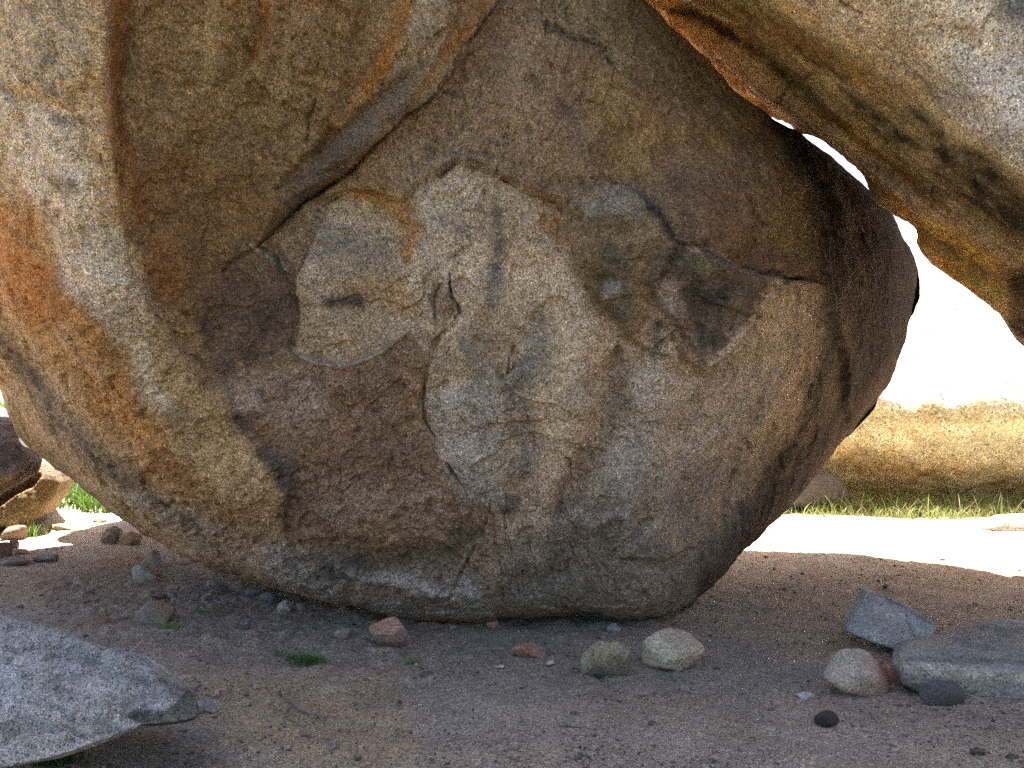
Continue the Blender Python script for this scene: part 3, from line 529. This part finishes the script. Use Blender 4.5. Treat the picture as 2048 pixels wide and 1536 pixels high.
# ============================================================ STONES
def stone(name, box, label, tintc, group=None, seed=1, planes=11, sharp=18, depth_ratio=.8, sub=5, rot=0, lean=0, rn=.045, tint2=None, sink=.24, Y=None, cat='rock', mat=None):
    x0, y0, x1, y1 = box
    D = Y or gdist(y1); hw = (x1 - x0) / 2 / F * D; cx = ((x0 + x1) / 2 - CX) / F * D
    rs = np.random.RandomState(seed)
    import bmesh
    bm = bmesh.new(); bmesh.ops.create_icosphere(bm, subdivisions=sub, radius=1); me = bpy.data.meshes.new('t'); bm.to_mesh(me); bm.free()
    n = len(me.vertices); v = np.zeros(n * 3, f4); me.vertices.foreach_get('co', v); v = v.reshape(-1, 3)
    fc = np.zeros(len(me.polygons) * 3, np.int32); me.polygons.foreach_get('vertices', fc); fc = fc.reshape(-1, 3); bpy.data.meshes.remove(me)
    nrm = rs.normal(size=(planes, 3)); nrm /= np.linalg.norm(nrm, axis=1)[:, None]; h = rs.uniform(.62, .95, planes)
    dd = np.maximum(v @ nrm.T, 0) / h; r = 1 / (np.sum(dd ** sharp, 1) + .8 ** sharp) ** (1 / sharp)
    r = r * (1 + rn * fbm(v * 1.8 + seed, 4, .55) * 2 + rn * .9 * fbm(v * 6 + seed, 4, .6)); w = v * r[:, None]
    c, s = math.cos(rot), math.sin(rot); w = w @ np.array([[c, -s, 0], [s, c, 0], [0, 0, 1]]).T
    c, s = math.cos(lean), math.sin(lean); w = w @ np.array([[c, 0, -s], [0, 1, 0], [s, 0, c]]).T
    ext = (w.max(0) - w.min(0)) / 2; mid = (w.max(0) + w.min(0)) / 2; w = (w - mid) / ext
    dy = hw * depth_ratio; Yc = D + dy * .85
    # the top of the stone seen at y0 sits at about depth Yc
    ztop = CAMZ - (y0 - CY) / F * Yc; zb = float(gz(cx, Yc)[0]); H = max(ztop - zb, hw * .3)
    cx = cx * Yc / D; hw = hw * Yc / D
    w = w * np.array([hw, dy, H / 2 * (1 + sink)]); loc = np.array([cx, Yc, zb + H / 2 * (1 - sink)])
    t = np.tile(np.array(tintc, f4), (n, 1))
    if tint2 is not None:
        m = .75 * sst(-.5, .6, (v @ np.array(tint2[1])) + .9 * fbm(v * 2.2 + seed, 4, .6))[:, None]; t = t * (1 - m) + np.array(tint2[0], f4) * m
    t *= (1 + .25 * fbm(v * 2.5 + seed * 2, 4, .6))[:, None]
    o = mesh_np(name, w, [fc], mat or M_stone, t); o.location = loc
    return tag(o, label, cat, group)
G1 = 'loose stones on the shaded sand'
stone('stone', (1285, 1258, 1406, 1341), 'pale tan rounded block in the centre, the lighter of the paired stones on the sand', (.46, .40, .29), G1, 3, 12, 16, .75, rot=.4, lean=-.12, tint2=((.40, .27, .21), (.9, .1, .35)))
stone('stone', (1160, 1281, 1260, 1353), 'wedge-shaped olive tan stone with a dark underside, left of the pale rounded block', (.36, .31, .20), G1, 11, 10, 18, .7, rot=.9, lean=.35, tint2=((.17, .15, .13), (-.1, -.3, -.9)))
stone('stone', (1650, 1304, 1776, 1395), 'pink and cream angular stone beside the low grey block at the right', (.40, .27, .22), G1, 21, 11, 18, .75, rot=.2, tint2=((.46, .42, .33), (-.9, 0, .4)))
stone('stone', (1752, 1328, 1802, 1372), 'small rust-red stone wedged between the pink stone and the low grey block', (.30, .15, .10), G1, 31, 10, 14, .7)
stone('stone', (1838, 1362, 1932, 1410), 'rounded dark grey stone in front of the low grey block', (.085, .08, .085), G1, 8, 22, 8, .3, rn=.02, Y=4.92, sink=.15)
stone('stone', (1630, 1419, 1681, 1456), 'small almost black egg-shaped stone, nearest the bottom right', (.045, .035, .035), G1, 9, 24, 6, .8, rn=.01, lean=.3)
stone('stone', (1023, 1284, 1102, 1317), 'low reddish flat stone half buried left of the wedge-shaped stone', (.20, .16, .14), G1, 12, 10, 18, .6, tint2=((.36, .17, .11), (-.8, -.5, -.1)))
stone('stone', (738, 1231, 826, 1293), 'rust and purple grey split stone leaning by the foot of the boulder', (.22, .17, .17), G1, 14, 9, 22, .6, rot=.5, lean=.55, tint2=((.38, .20, .14), (-.6, -.2, .6)))
stone('stone', (748, 1268, 812, 1299), 'thin brown flake lying under the rust and purple grey split stone', (.17, .13, .10), G1, 16, 9, 20, .7)
stone('stone', (273, 1200, 352, 1248), 'oval brown stone with a white fleck on the rubble, left of the boulder foot', (.23, .155, .10), G1, 17, 18, 9, .7, lean=-.25, tint2=((.20, .19, .18), (-.3, -.4, -.8)))
stone('stone', (302, 1186, 334, 1201), 'small dark flat stone just above the oval brown stone', (.12, .095, .08), G1, 18, 12, 12)
stone('stone', (262, 1128, 320, 1162), 'grey stone with green tinge under the left flank of the boulder', (.31, .30, .25), G1, 19, 12, 14, .7)
stone('stone', (296, 1100, 324, 1130), 'small blue grey stone tucked under the left flank of the boulder', (.24, .22, .20), G1, 20, 10, 16)
stone('stone', (414, 1160, 446, 1178), 'little tan pebble at the foot of the boulder, leftmost of its row', (.34, .30, .24), G1, 22, 12, 12)
stone('stone', (552, 1198, 588, 1226), 'pale squarish stone against the foot of the boulder', (.36, .32, .30), G1, 23, 8, 24, .8)
stone('stone', (520, 1182, 556, 1208), 'dark blue grey stone left of the pale squarish stone', (.17, .17, .17), G1, 24, 12, 14)
stone('stone', (590, 1205, 614, 1222), 'small grey stone right of the pale squarish stone', (.24, .24, .24), G1, 25, 12, 14)
stone('stone', (490, 1176, 522, 1196), 'small flat grey stone under the curve of the boulder, second in its row', (.22, .21, .20), G1, 26, 12, 14)
stone('stone', (394, 1396, 439, 1432), 'rough purple grey stone touching the tip of the bluish slab', (.25, .22, .21), G1, 27, 12, 16, .8, rn=.05)
stone('stone', (190, 1232, 220, 1248), 'reddish brown flat pebble left of the oval brown stone', (.24, .15, .10), G1, 28, 12, 14)
stone('stone', (972, 1237, 996, 1258), 'small orange brown stone in the dark gap under the middle of the boulder', (.33, .20, .14), G1, 29, 12, 14)
stone('stone', (1213, 1247, 1242, 1266), 'small blue grey stone in the dark gap behind the wedge-shaped stone', (.30, .32, .33), G1, 30, 10, 16)
stone('stone', (990, 1330, 1008, 1342), 'small white pebble below the reddish flat stone', (.55, .54, .52), G1, 32, 12, 12, sub=4)
stone('stone', (1092, 1320, 1110, 1332), 'small cream pebble right of the white one below the reddish flat stone', (.5, .45, .36), G1, 33, 12, 12, sub=4)
stone('stone', (838, 1341, 872, 1357), 'dark brown sliver of stone on the open sand below the split stone', (.12, .09, .08), G1, 34, 9, 20, sub=4)
stone('stone', (1592, 1382, 1628, 1398), 'thin pale flake left of the pink and cream stone', (.40, .37, .38), G1, 35, 9, 20, sub=4)
stone('stone', (670, 1255, 706, 1276), 'flat pinkish pebble on the rubble left of the split stone', (.28, .22, .19), G1, 36, 12, 14)
stone('stone', (476, 1238, 500, 1256), 'small dark grey pebble on the rubble above the green tuft', (.16, .155, .15), G1, 37, 12, 14)
# broken pieces at the far left, behind the boulder's flank
G2 = 'rocks at the edge of the sunlit patch'
stone('rock', (206, 1052, 246, 1086), 'grey brown rock behind the left flank of the boulder, highest in the pile', (.36, .31, .25), G2, 41, 12, 12, .8)
stone('rock', (240, 1064, 282, 1094), 'orange brown rock squeezed under the left flank of the boulder', (.30, .22, .14), G2, 42, 12, 14, .8)
stone('rock', (200, 1063, 236, 1092), 'dark chipped rock below the grey brown rock of the pile', (.22, .18, .14), G2, 43, 10, 18, .8)
stone('rock', (186, 1036, 214, 1048), 'little yellow rock lying at the bright edge of the pile', (.45, .34, .20), G2, 44, 12, 12)
stone('rock', (96, 1048, 156, 1066), 'low flat tan rock lying out in the sunlit sand', (.40, .33, .22), G2, 45, 12, 12, .6)
stone('rock', (4, 1050, 54, 1082), 'rounded brown rock at the left edge under the dark outcrop', (.24, .16, .12), G2, 46, 20, 8, .8)
stone('rock', (18, 1076, 40, 1100), 'small purple brown rock beneath the rounded brown one at the left edge', (.26, .17, .15), G2, 47, 14, 10)
stone('rock', (30, 1098, 58, 1112), 'small pinkish rock in the tongue of sunlight', (.40, .27, .22), G2, 48, 14, 10)
stone('rock', (-40, 1084, 24, 1122), 'dark reddish rock cut by the left edge of the picture', (.17, .11, .09), G2, 49, 14, 10)
stone('rock', (10, 1112, 60, 1134), 'dark brown rock on the shaded rim of the sunlit patch', (.20, .17, .16), G2, 50, 16, 10)
stone('rock', (70, 1106, 118, 1126), 'low grey brown rock on the shaded rim, right of the dark brown one', (.22, .19, .18), G2, 51, 16, 10)
stone('rock', (40, 1036, 66, 1062), 'tiny brown rock beside the green tuft at the far left', (.28, .19, .13), G2, 52, 16, 10)

# angular blue-grey slab
def flat(Y0, ax=0, ay=0, c=(0, 0)):
    return lambda px, py: Y0 + ax * (px - c[0]) / 100 + ay * (py - c[1]) / 100
def tintf(c, items=(), warp=4, seed=0): return layers(c, list(items), warp, seed)
o = solid('angular_rock', [(1726, 1178), (1742, 1180), (1790, 1200), (1830, 1222), (1868, 1244), (1870, 1262), (1864, 1278), (1850, 1296), (1800, 1302), (1740, 1286), (1692, 1262), (1690, 1248), (1704, 1226), (1718, 1204)], (1780, 1246), flat(6.0, -.1, -.35, (1780, 1246)), .18, .3, M_stone,
          p=6, nth=240, nr=70, nb=14, rough_px=3, paint=tintf((.33, .325, .31), [(S_, [(1800, 1230), (1850, 1262)], 14, (.40, .42, .43), .5), (S_, [(1742, 1178), (1868, 1246)], 9, (.15, .15, .15), .8, .3)]), seed=61,
          noise=((3, .03, 3), (14, .012, 3)), relief=lambda x, y, w: -.02 * stroke(x, y, [(1812, 1228), (1822, 1262), (1830, 1275)], 5))
tag(o, 'angular blue grey slab tilted on edge behind the pink stone', 'rock', G1)
def rel_blk(X, Y, W):
    o = -.03 * stroke(X, Y, [(1800, 1322), (1900, 1322), (2000, 1330), (2200, 1330)], 8) + .02 * fbm(W * 8, 3)
    return o + .05 * poly(X, Y, [(1800, 1325), (2300, 1335), (2300, 1420), (1800, 1400)], 8)
o = solid('low_block', [(1800, 1300), (1806, 1284), (1830, 1276), (1880, 1272), (1915, 1268), (1935, 1256), (1965, 1244), (2010, 1240), (2060, 1240), (2140, 1244), (2280, 1262), (2400, 1300), (2420, 1360), (2300, 1398), (2050, 1400), (1960, 1388), (1850, 1384), (1806, 1368), (1796, 1338)], (2070, 1320),
          lambda px, py: 5.08 + .012 * np.maximum(1328 - py, 0) + .0012 * (px < 0), .1, .7, M_stone, bdir=(0, 1, -.2), p=8, nth=420, nr=110, nb=16, rough_px=3, relief=rel_blk, seed=62, noise=((1.5, .05, 3), (9, .015, 4)),
          paint=tintf((.30, .28, .26), [(S_, [(1810, 1335), (1900, 1345), (2000, 1352), (2200, 1356)], 20, (.46, .44, .36), .75, .8), (P_, [(1930, 1240), (2300, 1240), (2300, 1325), (1920, 1318), (1840, 1300)], 14, (.24, .225, .21), .8), (S_, [(1800, 1320), (1900, 1320), (2200, 1330)], 7, (.12, .10, .09), .6)]))
tag(o, 'long low grey block with a paler front band, cut by the right edge', 'rock', G1)

# foreground slab, bottom left
def rel_slab(X, Y, W):
    low = np.zeros(len(X), f4)
    nn = fbm(W * 3.2 + 5, 4, .55) * 4; k = np.floor(nn); o = .012 * fbm(W * 6, 4, .6) + .007 * fbm(W * 26, 3, .6) + .022 * (k + sst(0, .12, nn - k))
    o -= .012 * stroke(X, Y, [(110, 1465), (160, 1440), (230, 1415), (290, 1390)], 5); o += .006 * stroke(X, Y, [(0, 1500), (120, 1470), (240, 1420)], 14)
    o -= .0 * poly(X, Y, [(250, 1434), (268, 1418), (330, 1420), (352, 1406), (372, 1380), (400, 1390), (400, 1460), (300, 1456), (260, 1448)], 6)
    return o
def d_slab(px, py): return 1.75 / ((py - 768) / F + .12) + .0006 * (px - 200)     # a plane tilted towards the viewer
o = solid('foreground_slab', [(-260, 1180), (-120, 1190), (0, 1226), (60, 1240), (130, 1262), (200, 1290), (260, 1312), (318, 1334), (352, 1354), (376, 1376), (390, 1398), (396, 1422), (388, 1436), (360, 1442), (320, 1448), (282, 1450), (230, 1470), (160, 1496), (90, 1520), (0, 1532), (-150, 1560), (-320, 1520), (-360, 1300)],
          (60, 1390), d_slab, .06, .35, M_slab, p=6, nth=700, nr=200, nb=18, rough_px=5, relief=rel_slab, seed=63, noise=((1.5, .03, 3), (6, .028, 5), (16, .020, 4), (45, .007, 3)), bdir=(0, 1, -.47),
          paint=tintf((.56, .53, .49), [(P_, [(-50, 1460), (200, 1420), (250, 1460), (60, 1530)], 16, (.40, .38, .33), .6), (P_, [(300, 1340), (400, 1390), (380, 1440), (350, 1410)], 10, (.24, .19, .16), .7, .5), (S_, [(0, 1226), (130, 1262), (260, 1310), (350, 1360)], 14, (.27, .235, .23), .7, .5), (P_, [(250, 1434), (268, 1418), (330, 1420), (352, 1406), (372, 1380), (400, 1390), (400, 1460), (300, 1456)], 4, (.15, .14, .115), .9, .2), (S_, [(150, 1300), (200, 1340), (320, 1370)], 24, (.24, .24, .24), .55, 1)]))
tag(o, 'bluish grey pointed granite slab jutting in from the left over the sand', 'rock')

# ============================================================ FAR ROCKS
def prof(px, py):    # foot tucked under, belly at waist height, then sloping back into the sun
    t = (py - 812 - 5 * np.sin(px / 47.) - 4 * np.sin(px / 19. + 1)) / 100.
    return 12.35 + .05 * np.sin(px / 61. + py / 90.) + .7 * (np.sqrt(t * t + .35) - t) + .33 * t + .16 * np.where(t > 0, t * t, 0) + .15 * np.sin(px / 170.)
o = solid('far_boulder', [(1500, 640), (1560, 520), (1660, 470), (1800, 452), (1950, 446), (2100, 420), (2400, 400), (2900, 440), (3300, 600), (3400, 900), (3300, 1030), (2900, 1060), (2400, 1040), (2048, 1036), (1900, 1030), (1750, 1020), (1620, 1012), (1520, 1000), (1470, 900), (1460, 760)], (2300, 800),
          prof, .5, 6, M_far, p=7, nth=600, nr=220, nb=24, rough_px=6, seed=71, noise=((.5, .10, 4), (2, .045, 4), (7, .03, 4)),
          paint=tintf((.74, .70, .60), [(P_, [(1400, 800), (3400, 800), (3400, 1100), (1400, 1100)], 18, (.64, .57, .35), .95, .3), (S_, [(1600, 900), (1900, 960), (2300, 980)], 60, (.40, .27, .12), .8, .8), (S_, [(1700, 850), (1900, 900), (2200, 860)], 50, (.52, .45, .29), .6, 1), (S_, [(1650, 830), (1800, 830), (2100, 830)], 26, (.30, .26, .13), .5, 1)], 10, 4))  # pale sunlit top and yellow shaded belly: light painted into the tint
tag(o, 'long golden rounded boulder in the sunny clearing, behind the strip of grass', 'boulder')
o = solid('rock', [(1560, 960), (1600, 938), (1640, 934), (1665, 948), (1690, 968), (1700, 990), (1690, 1010), (1600, 1020), (1550, 1010)], (1625, 982), flat(12.3, .1, -.3, (1625, 982)), .4, .3, M_stone, p=3, nth=200, nr=50, nb=12, rough_px=4, seed=72, noise=((2, .06, 3), (8, .02, 3)), paint=tintf((.13, .115, .095)))
tag(o, 'dark grey rock in the grass against the golden boulder', 'rock')
o = solid('rock', [(1965, 1056), (1975, 1040), (2000, 1031), (2060, 1028), (2160, 1034), (2200, 1062), (2180, 1078), (2060, 1078), (1990, 1070)], (2080, 1054), flat(10.75, 0, -.3, (2080, 1054)), .3, .4, M_stone, p=3, nth=200, nr=50, nb=12, rough_px=3, seed=73, noise=((2, .05, 3),), paint=tintf((.5, .46, .4)))
tag(o, 'low white sunlit rock at the right edge, before the grass strip', 'rock')
stone('boulder', (228, 420, 900, 1060), 'added brown boulder behind the huge one, mostly hidden, shading the left gap', (.30, .24, .17), None, 81, 14, 9, .55, sub=6, Y=11.1, cat='boulder', mat=M_boulder, rn=.03)  # mostly hidden rock added to cast shade on the left gap
o = stone('boulder', (900, 500, 1300, 1000), 'added boulder behind the viewer at the right, unseen, blocking side light', (.16, .13, .10), None, 82, 14, 9, 1., sub=6, Y=8, cat='boulder', mat=M_boulder)  # unseen rock added to block light from the right
o.scale = (3.6, 3.6, 2.6); o.location = (6.2, -2.2, 2.2)
# left outcrop: dark overhanging rock and the tan one beneath/behind
def rel_dk(X, Y, W): return -.10 * stroke(X, Y, [(-20, 1020), (30, 985), (75, 960)], 12) + .05 * fbm(W * 3, 3)
o = solid('dark_outcrop', [(-400, 700), (-250, 730), (-80, 775), (0, 818), (22, 826), (34, 842), (38, 880), (56, 905), (70, 925), (64, 950), (40, 966), (0, 985), (-60, 1010), (-250, 1060), (-420, 1020)], (-150, 890), flat(9.3, -.15, -.5, (-50, 900)), .6, .8, M_boulder, p=4, nth=360, nr=100, nb=16, rough_px=4, relief=rel_dk, seed=74,
          noise=((1, .12, 3), (5, .03, 3)), paint=tintf((.20, .17, .17), [(S_, [(-60, 1000), (0, 965), (60, 945)], 24, (.36, .20, .08), .9, .3), (P_, [(-100, 860), (60, 880), (60, 940), (-100, 950)], 14, (.10, .085, .08), .8)]))
tag(o, 'dark purple grey outcrop overhanging at the left edge, rust along its underside', 'boulder')
o = solid('tan_outcrop', [(-400, 900), (-200, 905), (0, 905), (70, 902), (110, 915), (126, 935), (122, 965), (106, 1000), (84, 1030), (40, 1052), (-50, 1062), (-300, 1075), (-420, 1000)], (-120, 985), flat(10.6, -.1, -.4, (0, 985)), .6, 1.5, M_boulder, p=4, nth=360, nr=90, nb=16, rough_px=5, seed=75,
          noise=((1, .12, 3), (5, .03, 3)), relief=lambda X, Y, W: -.25 * stroke(X, Y, [(-60, 1030), (20, 985), (80, 955)], 14), paint=tintf((.40, .27, .13), [(S_, [(-60, 1030), (20, 985), (80, 952)], 13, (.09, .06, .04), .9, .2), (P_, [(70, 900), (140, 900), (130, 960), (90, 960)], 10, (.5, .42, .33), .7)]))
tag(o, 'tan orange rounded outcrop low at the left, behind the dark one', 'boulder')

# ============================================================ GRASS, GRAVEL, STICKS
def blades(name, pts, hmin, hmax, width, cols, seed=0, bend=.5, mat=M_grass):
    rs = np.random.RandomState(seed); n = len(pts); pts = np.array(pts, f4)
    h = rs.uniform(hmin, hmax, n); az = rs.uniform(0, 2 * np.pi, n); bd = rs.uniform(.1, bend, n) * h * 1.3; fa = rs.uniform(0, np.pi, n); wd = width * rs.uniform(.6, 1.3, n)
    V = []; K = 4
    for k in range(K + 1):
        t = k / K; base = pts + np.stack([np.cos(az) * bd * t ** 2, np.sin(az) * bd * t ** 2, h * (t - .25 * t * t * bd / h)], 1)
        w = wd * (1 - t ** 1.6) * .5 + .0004
        off = np.stack([np.cos(fa) * w, np.sin(fa) * w, 0 * w], 1); V += [base - off, base + off]
    V = np.stack(V, 1).reshape(-1, 3)
    b = (np.arange(n) * 2 * (K + 1))[:, None]
    q = np.concatenate([b + np.array([[2 * k, 2 * k + 1, 2 * k + 3, 2 * k + 2]]) for k in range(K)])
    ci = rs.randint(0, len(cols), n); c = np.array(cols, f4)[ci] * rs.uniform(.75, 1.25, (n, 1)); t = np.repeat(c, 2 * (K + 1), 0)
    return mesh_np(name, V, [q], mat, t)
GC = [(.19, .30, .06), (.24, .34, .08), (.15, .25, .05), (.28, .29, .10), (.38, .34, .16)]
rs = np.random.RandomState(5)
def scatter(n, x0, x1, y0, y1, keep):
    x = rs.uniform(x0, x1, n * 12).astype(f4); y = rs.uniform(y0, y1, n * 12).astype(f4); k = rs.rand(n * 12) < keep(x, y)
    x = x[k][:n]; y = y[k][:n]; return np.stack([x, y, gz(x, y) - .005], 1)
pts = scatter(19000, 2.6, 9.5, 11.7, 13.3, lambda x, y: (.25 + .75 * sst(12.1, 12.7, y)) * np.clip(.5 + 1.6 * fbm(np.stack([x * 1.3, y * 2, 0 * x + 3], 1), 3), .06, 1))
P = np.array(pts); tall = rs.rand(len(P)) < .09
g = blades('grass', P[tall], .12, .38, .012, GC + [(.40, .36, .17), (.36, .32, .15)], 1, .9); tag(g, 'strip of green grass in the shade along the golden boulder', 'grass', kind='stuff')
g = blades('grass', P[~tall], .04, .20, .011, GC + [(.38, .34, .16), (.33, .30, .13)], 2, .9); tag(g, 'short ground cover between the taller blades along the golden boulder', 'grass', kind='stuff')
pts = scatter(9000, -8.8, -4.2, 12.1, 17, lambda x, y: ((x / y > -.52) & (x / y < -.34)) * 1.)
g = blades('grass', pts, .08, .34, .024, [(.12, .22, .04), (.16, .27, .05), (.09, .17, .03)], 3, .9); tag(g, 'bright sunlit grass on the bank seen through the left gap', 'grass', kind='stuff')
def tuft(px, py, n, h, rad, label, seed, cols=GC[:3]):
    D = gdist(py); cx = (px - CX) / F * D; r = np.random.RandomState(seed)
    p = [(r.normal(0, rad), r.normal(0, rad * .6), 0) for _ in range(n)]
    o = blades('grass_tuft', p, h * .5, h, .006, cols, seed, 1.1); o.location = (cx, D, float(gz(cx, D)[0])); tag(o, label, 'plant', 'green tufts on the shaded sand')
tuft(618, 1325, 160, .07, .055, 'largest bright green tuft on the sand below the boulder', 11, [(.06, .17, .03), (.05, .13, .02)])
tuft(592, 1318, 60, .06, .03, 'small green sprig touching the left of the largest tuft', 12, [(.06, .15, .03)])
tuft(412, 1229, 60, .06, .05, 'thin pale green tuft right of the oval brown stone', 13, [(.12, .17, .08)])
tuft(345, 1256, 130, .04, .05, 'low dark green tuft just below the oval brown stone', 14)
tuft(556, 1308, 40, .05, .04, 'faint grey green tuft left of the largest one', 15, [(.12, .15, .08)])
tuft(822, 1330, 40, .06, .025, 'lone little green sprig on the open sand below the split stone', 16)
tuft(55, 1075, 90, .22, .08, 'taller green tuft by the rocks at the far left', 17)
tuft(110, 1532, 240, .07, .05, 'green weeds in the deep shade under the bluish slab', 18, [(.04, .09, .02)])

# gravel: thousands of grains and small pebbles
import bmesh
def gravel(name, n, seed, rng_y, smin, smax, label, region=None, cols=None, shp=(1.15, 1.15, .7)):
    r = np.random.RandomState(seed); bm = bmesh.new(); bmesh.ops.create_icosphere(bm, subdivisions=1, radius=1)
    bv = np.array([v.co[:] for v in bm.verts], f4); bf = np.array([[v.index for v in f.verts] for f in bm.faces]); bm.free()
    y = rng_y[0] + (rng_y[1] - rng_y[0]) * r.rand(n * 8) ** 1.5; x = r.uniform(-.56, .56, n * 8) * y
    d = .35 + 1.2 * fbm(np.stack([x * 1.1, y * 1.1, 0 * x + 7], 1), 3)
    if region is not None: d = d + region(CX + x / y * F, CY + CAMZ / y * F)
    k = r.rand(n * 8) < d; X = x[k][:n]; Yv = y[k][:n]; n = len(X)
    X = np.array(X, f4); Yv = np.array(Yv, f4); s = smin * (smax / smin) ** (r.rand(n) ** 3.2); z = gz(X, Yv)
    c = np.array(cols, f4)[r.choice(len(cols), n)] if cols else np.array([(.34, .28, .23), (.26, .20, .16), (.15, .12, .10), (.30, .20, .15), (.42, .38, .34), (.09, .08, .08)], f4)[r.choice(6, n, p=[.25, .28, .2, .09, .03, .15])]
    sc_ = s[:, None] * r.uniform(.6, 1.2, (n, 3)) * np.array(shp); a = r.uniform(0, 6.28, n)
    V = bv[None] * (1 + .25 * r.normal(size=(n, len(bv), 1)).clip(-1.2, 1.2)) * sc_[:, None]
    xx = V[..., 0] * np.cos(a)[:, None] - V[..., 1] * np.sin(a)[:, None]; yy = V[..., 0] * np.sin(a)[:, None] + V[..., 1] * np.cos(a)[:, None]
    V = np.stack([xx + X[:, None], yy + Yv[:, None], V[..., 2] + (z + .012 * 0 + s * .3)[:, None]], -1).reshape(-1, 3)
    Fc = (bf[None] + (np.arange(n) * len(bv))[:, None, None]).reshape(-1, 3)
    o = mesh_np(name, V, [Fc], M_stone, np.repeat(c, len(bv), 0), smooth=False); tag(o, label, 'gravel', kind='stuff')
def reg(px, py): return np.where((60 < px) & (px < 1000) & (1120 < py) & (py < 1360) & (abs((py - 1150) - (px - 100) * .2) < 75), .9, np.where((py < 1262) & (px > 500) & (px < 1420), 1.2, np.where(py < 1280, .3, 0)))
gravel('gravel', 12000, 1, (3.9, 9.3), .0025, .011, 'fine grit and grains strewn over the shaded sand')
gravel('gravel', 650, 3, (4.1, 9.3), .005, .013, 'dark crumbs of bark and dead leaf scattered on the sand', None, [(.10, .065, .04), (.16, .10, .06), (.07, .05, .04)], (1.8, .8, .25))
gravel('gravel', 1100, 2, (4.2, 9.3), .007, .028, 'scattered small pebbles of mixed colours on the sand', reg)

def tube(name, pts, r0, r1, mat, label, cat, seed=0, group=None):
    pts = np.array(pts, float); n = len(pts); k = 8; V = []
    org = pts[0].copy()
    for i, p in enumerate(pts):
        t = pts[min(i + 1, n - 1)] - pts[max(i - 1, 0)]; t /= np.linalg.norm(t); a = np.cross(t, [0, 0, 1.]); a /= np.linalg.norm(a) + 1e-9; b = np.cross(t, a)
        r = r0 + (r1 - r0) * i / (n - 1)
        for j in range(k):
            q = 2 * math.pi * j / k; V.append(p - org + r * (math.cos(q) * a + math.sin(q) * b) * (1 + .15 * math.sin(3 * j + i)))
    Q = [[i * k + j, i * k + (j + 1) % k, (i + 1) * k + (j + 1) % k, (i + 1) * k + j] for i in range(n - 1) for j in range(k)]
    o = mesh_np(name, V, [np.array(Q), ], mat); o.location = org; return tag(o, label, cat, group)
def ground_pts(pp, lift=.01, amp=.004):
    out = []
    for i, (px, py) in enumerate(pp):
        D = gdist(py); x = (px - CX) / F * D; out.append((x, D, float(gz(x, D)[0]) + lift + amp * math.sin(i * 2.1)))
    return out
tube('stick', ground_pts([(573, 1410), (588, 1418), (602, 1427), (620, 1434), (636, 1437), (652, 1441)], .022), .010, .005, M_wood, 'weathered grey stick lying on the sand right of the bluish slab', 'stick')
M_straw = rock_mat('straw', 60, .2, .02, .2, base=(.5, .45, .33))
tube('dry_stalk', ground_pts([(1925, 1397), (1950, 1404), (1975, 1414)], .015), .002, .001, M_straw, 'dry straw stalk below the low grey block, the nearer', 'stalk', group='dry stalks')
tube('dry_stalk', ground_pts([(1940, 1392), (1960, 1395), (1985, 1403)], .02), .002, .001, M_straw, 'dry straw stalk below the low grey block, the one behind', 'stalk', group='dry stalks')
tube('dry_twig', ground_pts([(1135, 1285), (1152, 1310), (1175, 1345), (1190, 1358)], .012), .003, .002, M_wood, 'thin crooked twig propped at the left of the wedge-shaped stone', 'twig')
tube('dry_twig', ground_pts([(1120, 1455), (1150, 1457), (1170, 1456), (1190, 1459)], .008), .004, .002, M_wood, 'short brown twig on the open sand near the bottom of the picture', 'twig')

# ============================================================ LIGHT
w = bpy.data.worlds.new('World'); sc.world = w; w.use_nodes = True; nt = w.node_tree
sky = nt.nodes.new('ShaderNodeTexSky'); sky.sky_type = 'NISHITA'; sky.sun_disc = False; sky.sun_elevation = SUN_EL; sky.sun_rotation = SUN_ROT; sky.dust_density = 3.0; sky.air_density = 1.0; sky.ozone_density = .6
nt.links.new(sky.outputs[0], nt.nodes['Background'].inputs[0]); nt.nodes['Background'].inputs[1].default_value = .075
sl = bpy.data.lights.new('sun', 'SUN'); sl.energy = 5; sl.angle = math.radians(.5); sl.color = (1, .95, .86)
so = bpy.data.objects.new('sun', sl); col.objects.link(so)
from mathutils import Vector
dirv = Vector((math.sin(SUN_ROT) * math.cos(SUN_EL), math.cos(SUN_ROT) * math.cos(SUN_EL), math.sin(SUN_EL)))
so.rotation_euler = dirv.to_track_quat('Z', 'Y').to_euler()
cam = bpy.data.cameras.new('camera'); co = bpy.data.objects.new('camera', cam); col.objects.link(co); sc.camera = co
co.location = (0, 0, CAMZ); co.rotation_euler = (math.radians(90), 0, 0); cam.sensor_width = 36; cam.lens = F / 2048 * 36; cam.clip_start = .05; cam.clip_end = 1500
sc.view_settings.view_transform = 'Standard'; sc.view_settings.look = 'None'; sc.view_settings.gamma = 1; sc.view_settings.exposure = 2.4
sc.cycles.max_bounces = 8; sc.cycles.diffuse_bounces = 5; sc.cycles.use_denoising = False
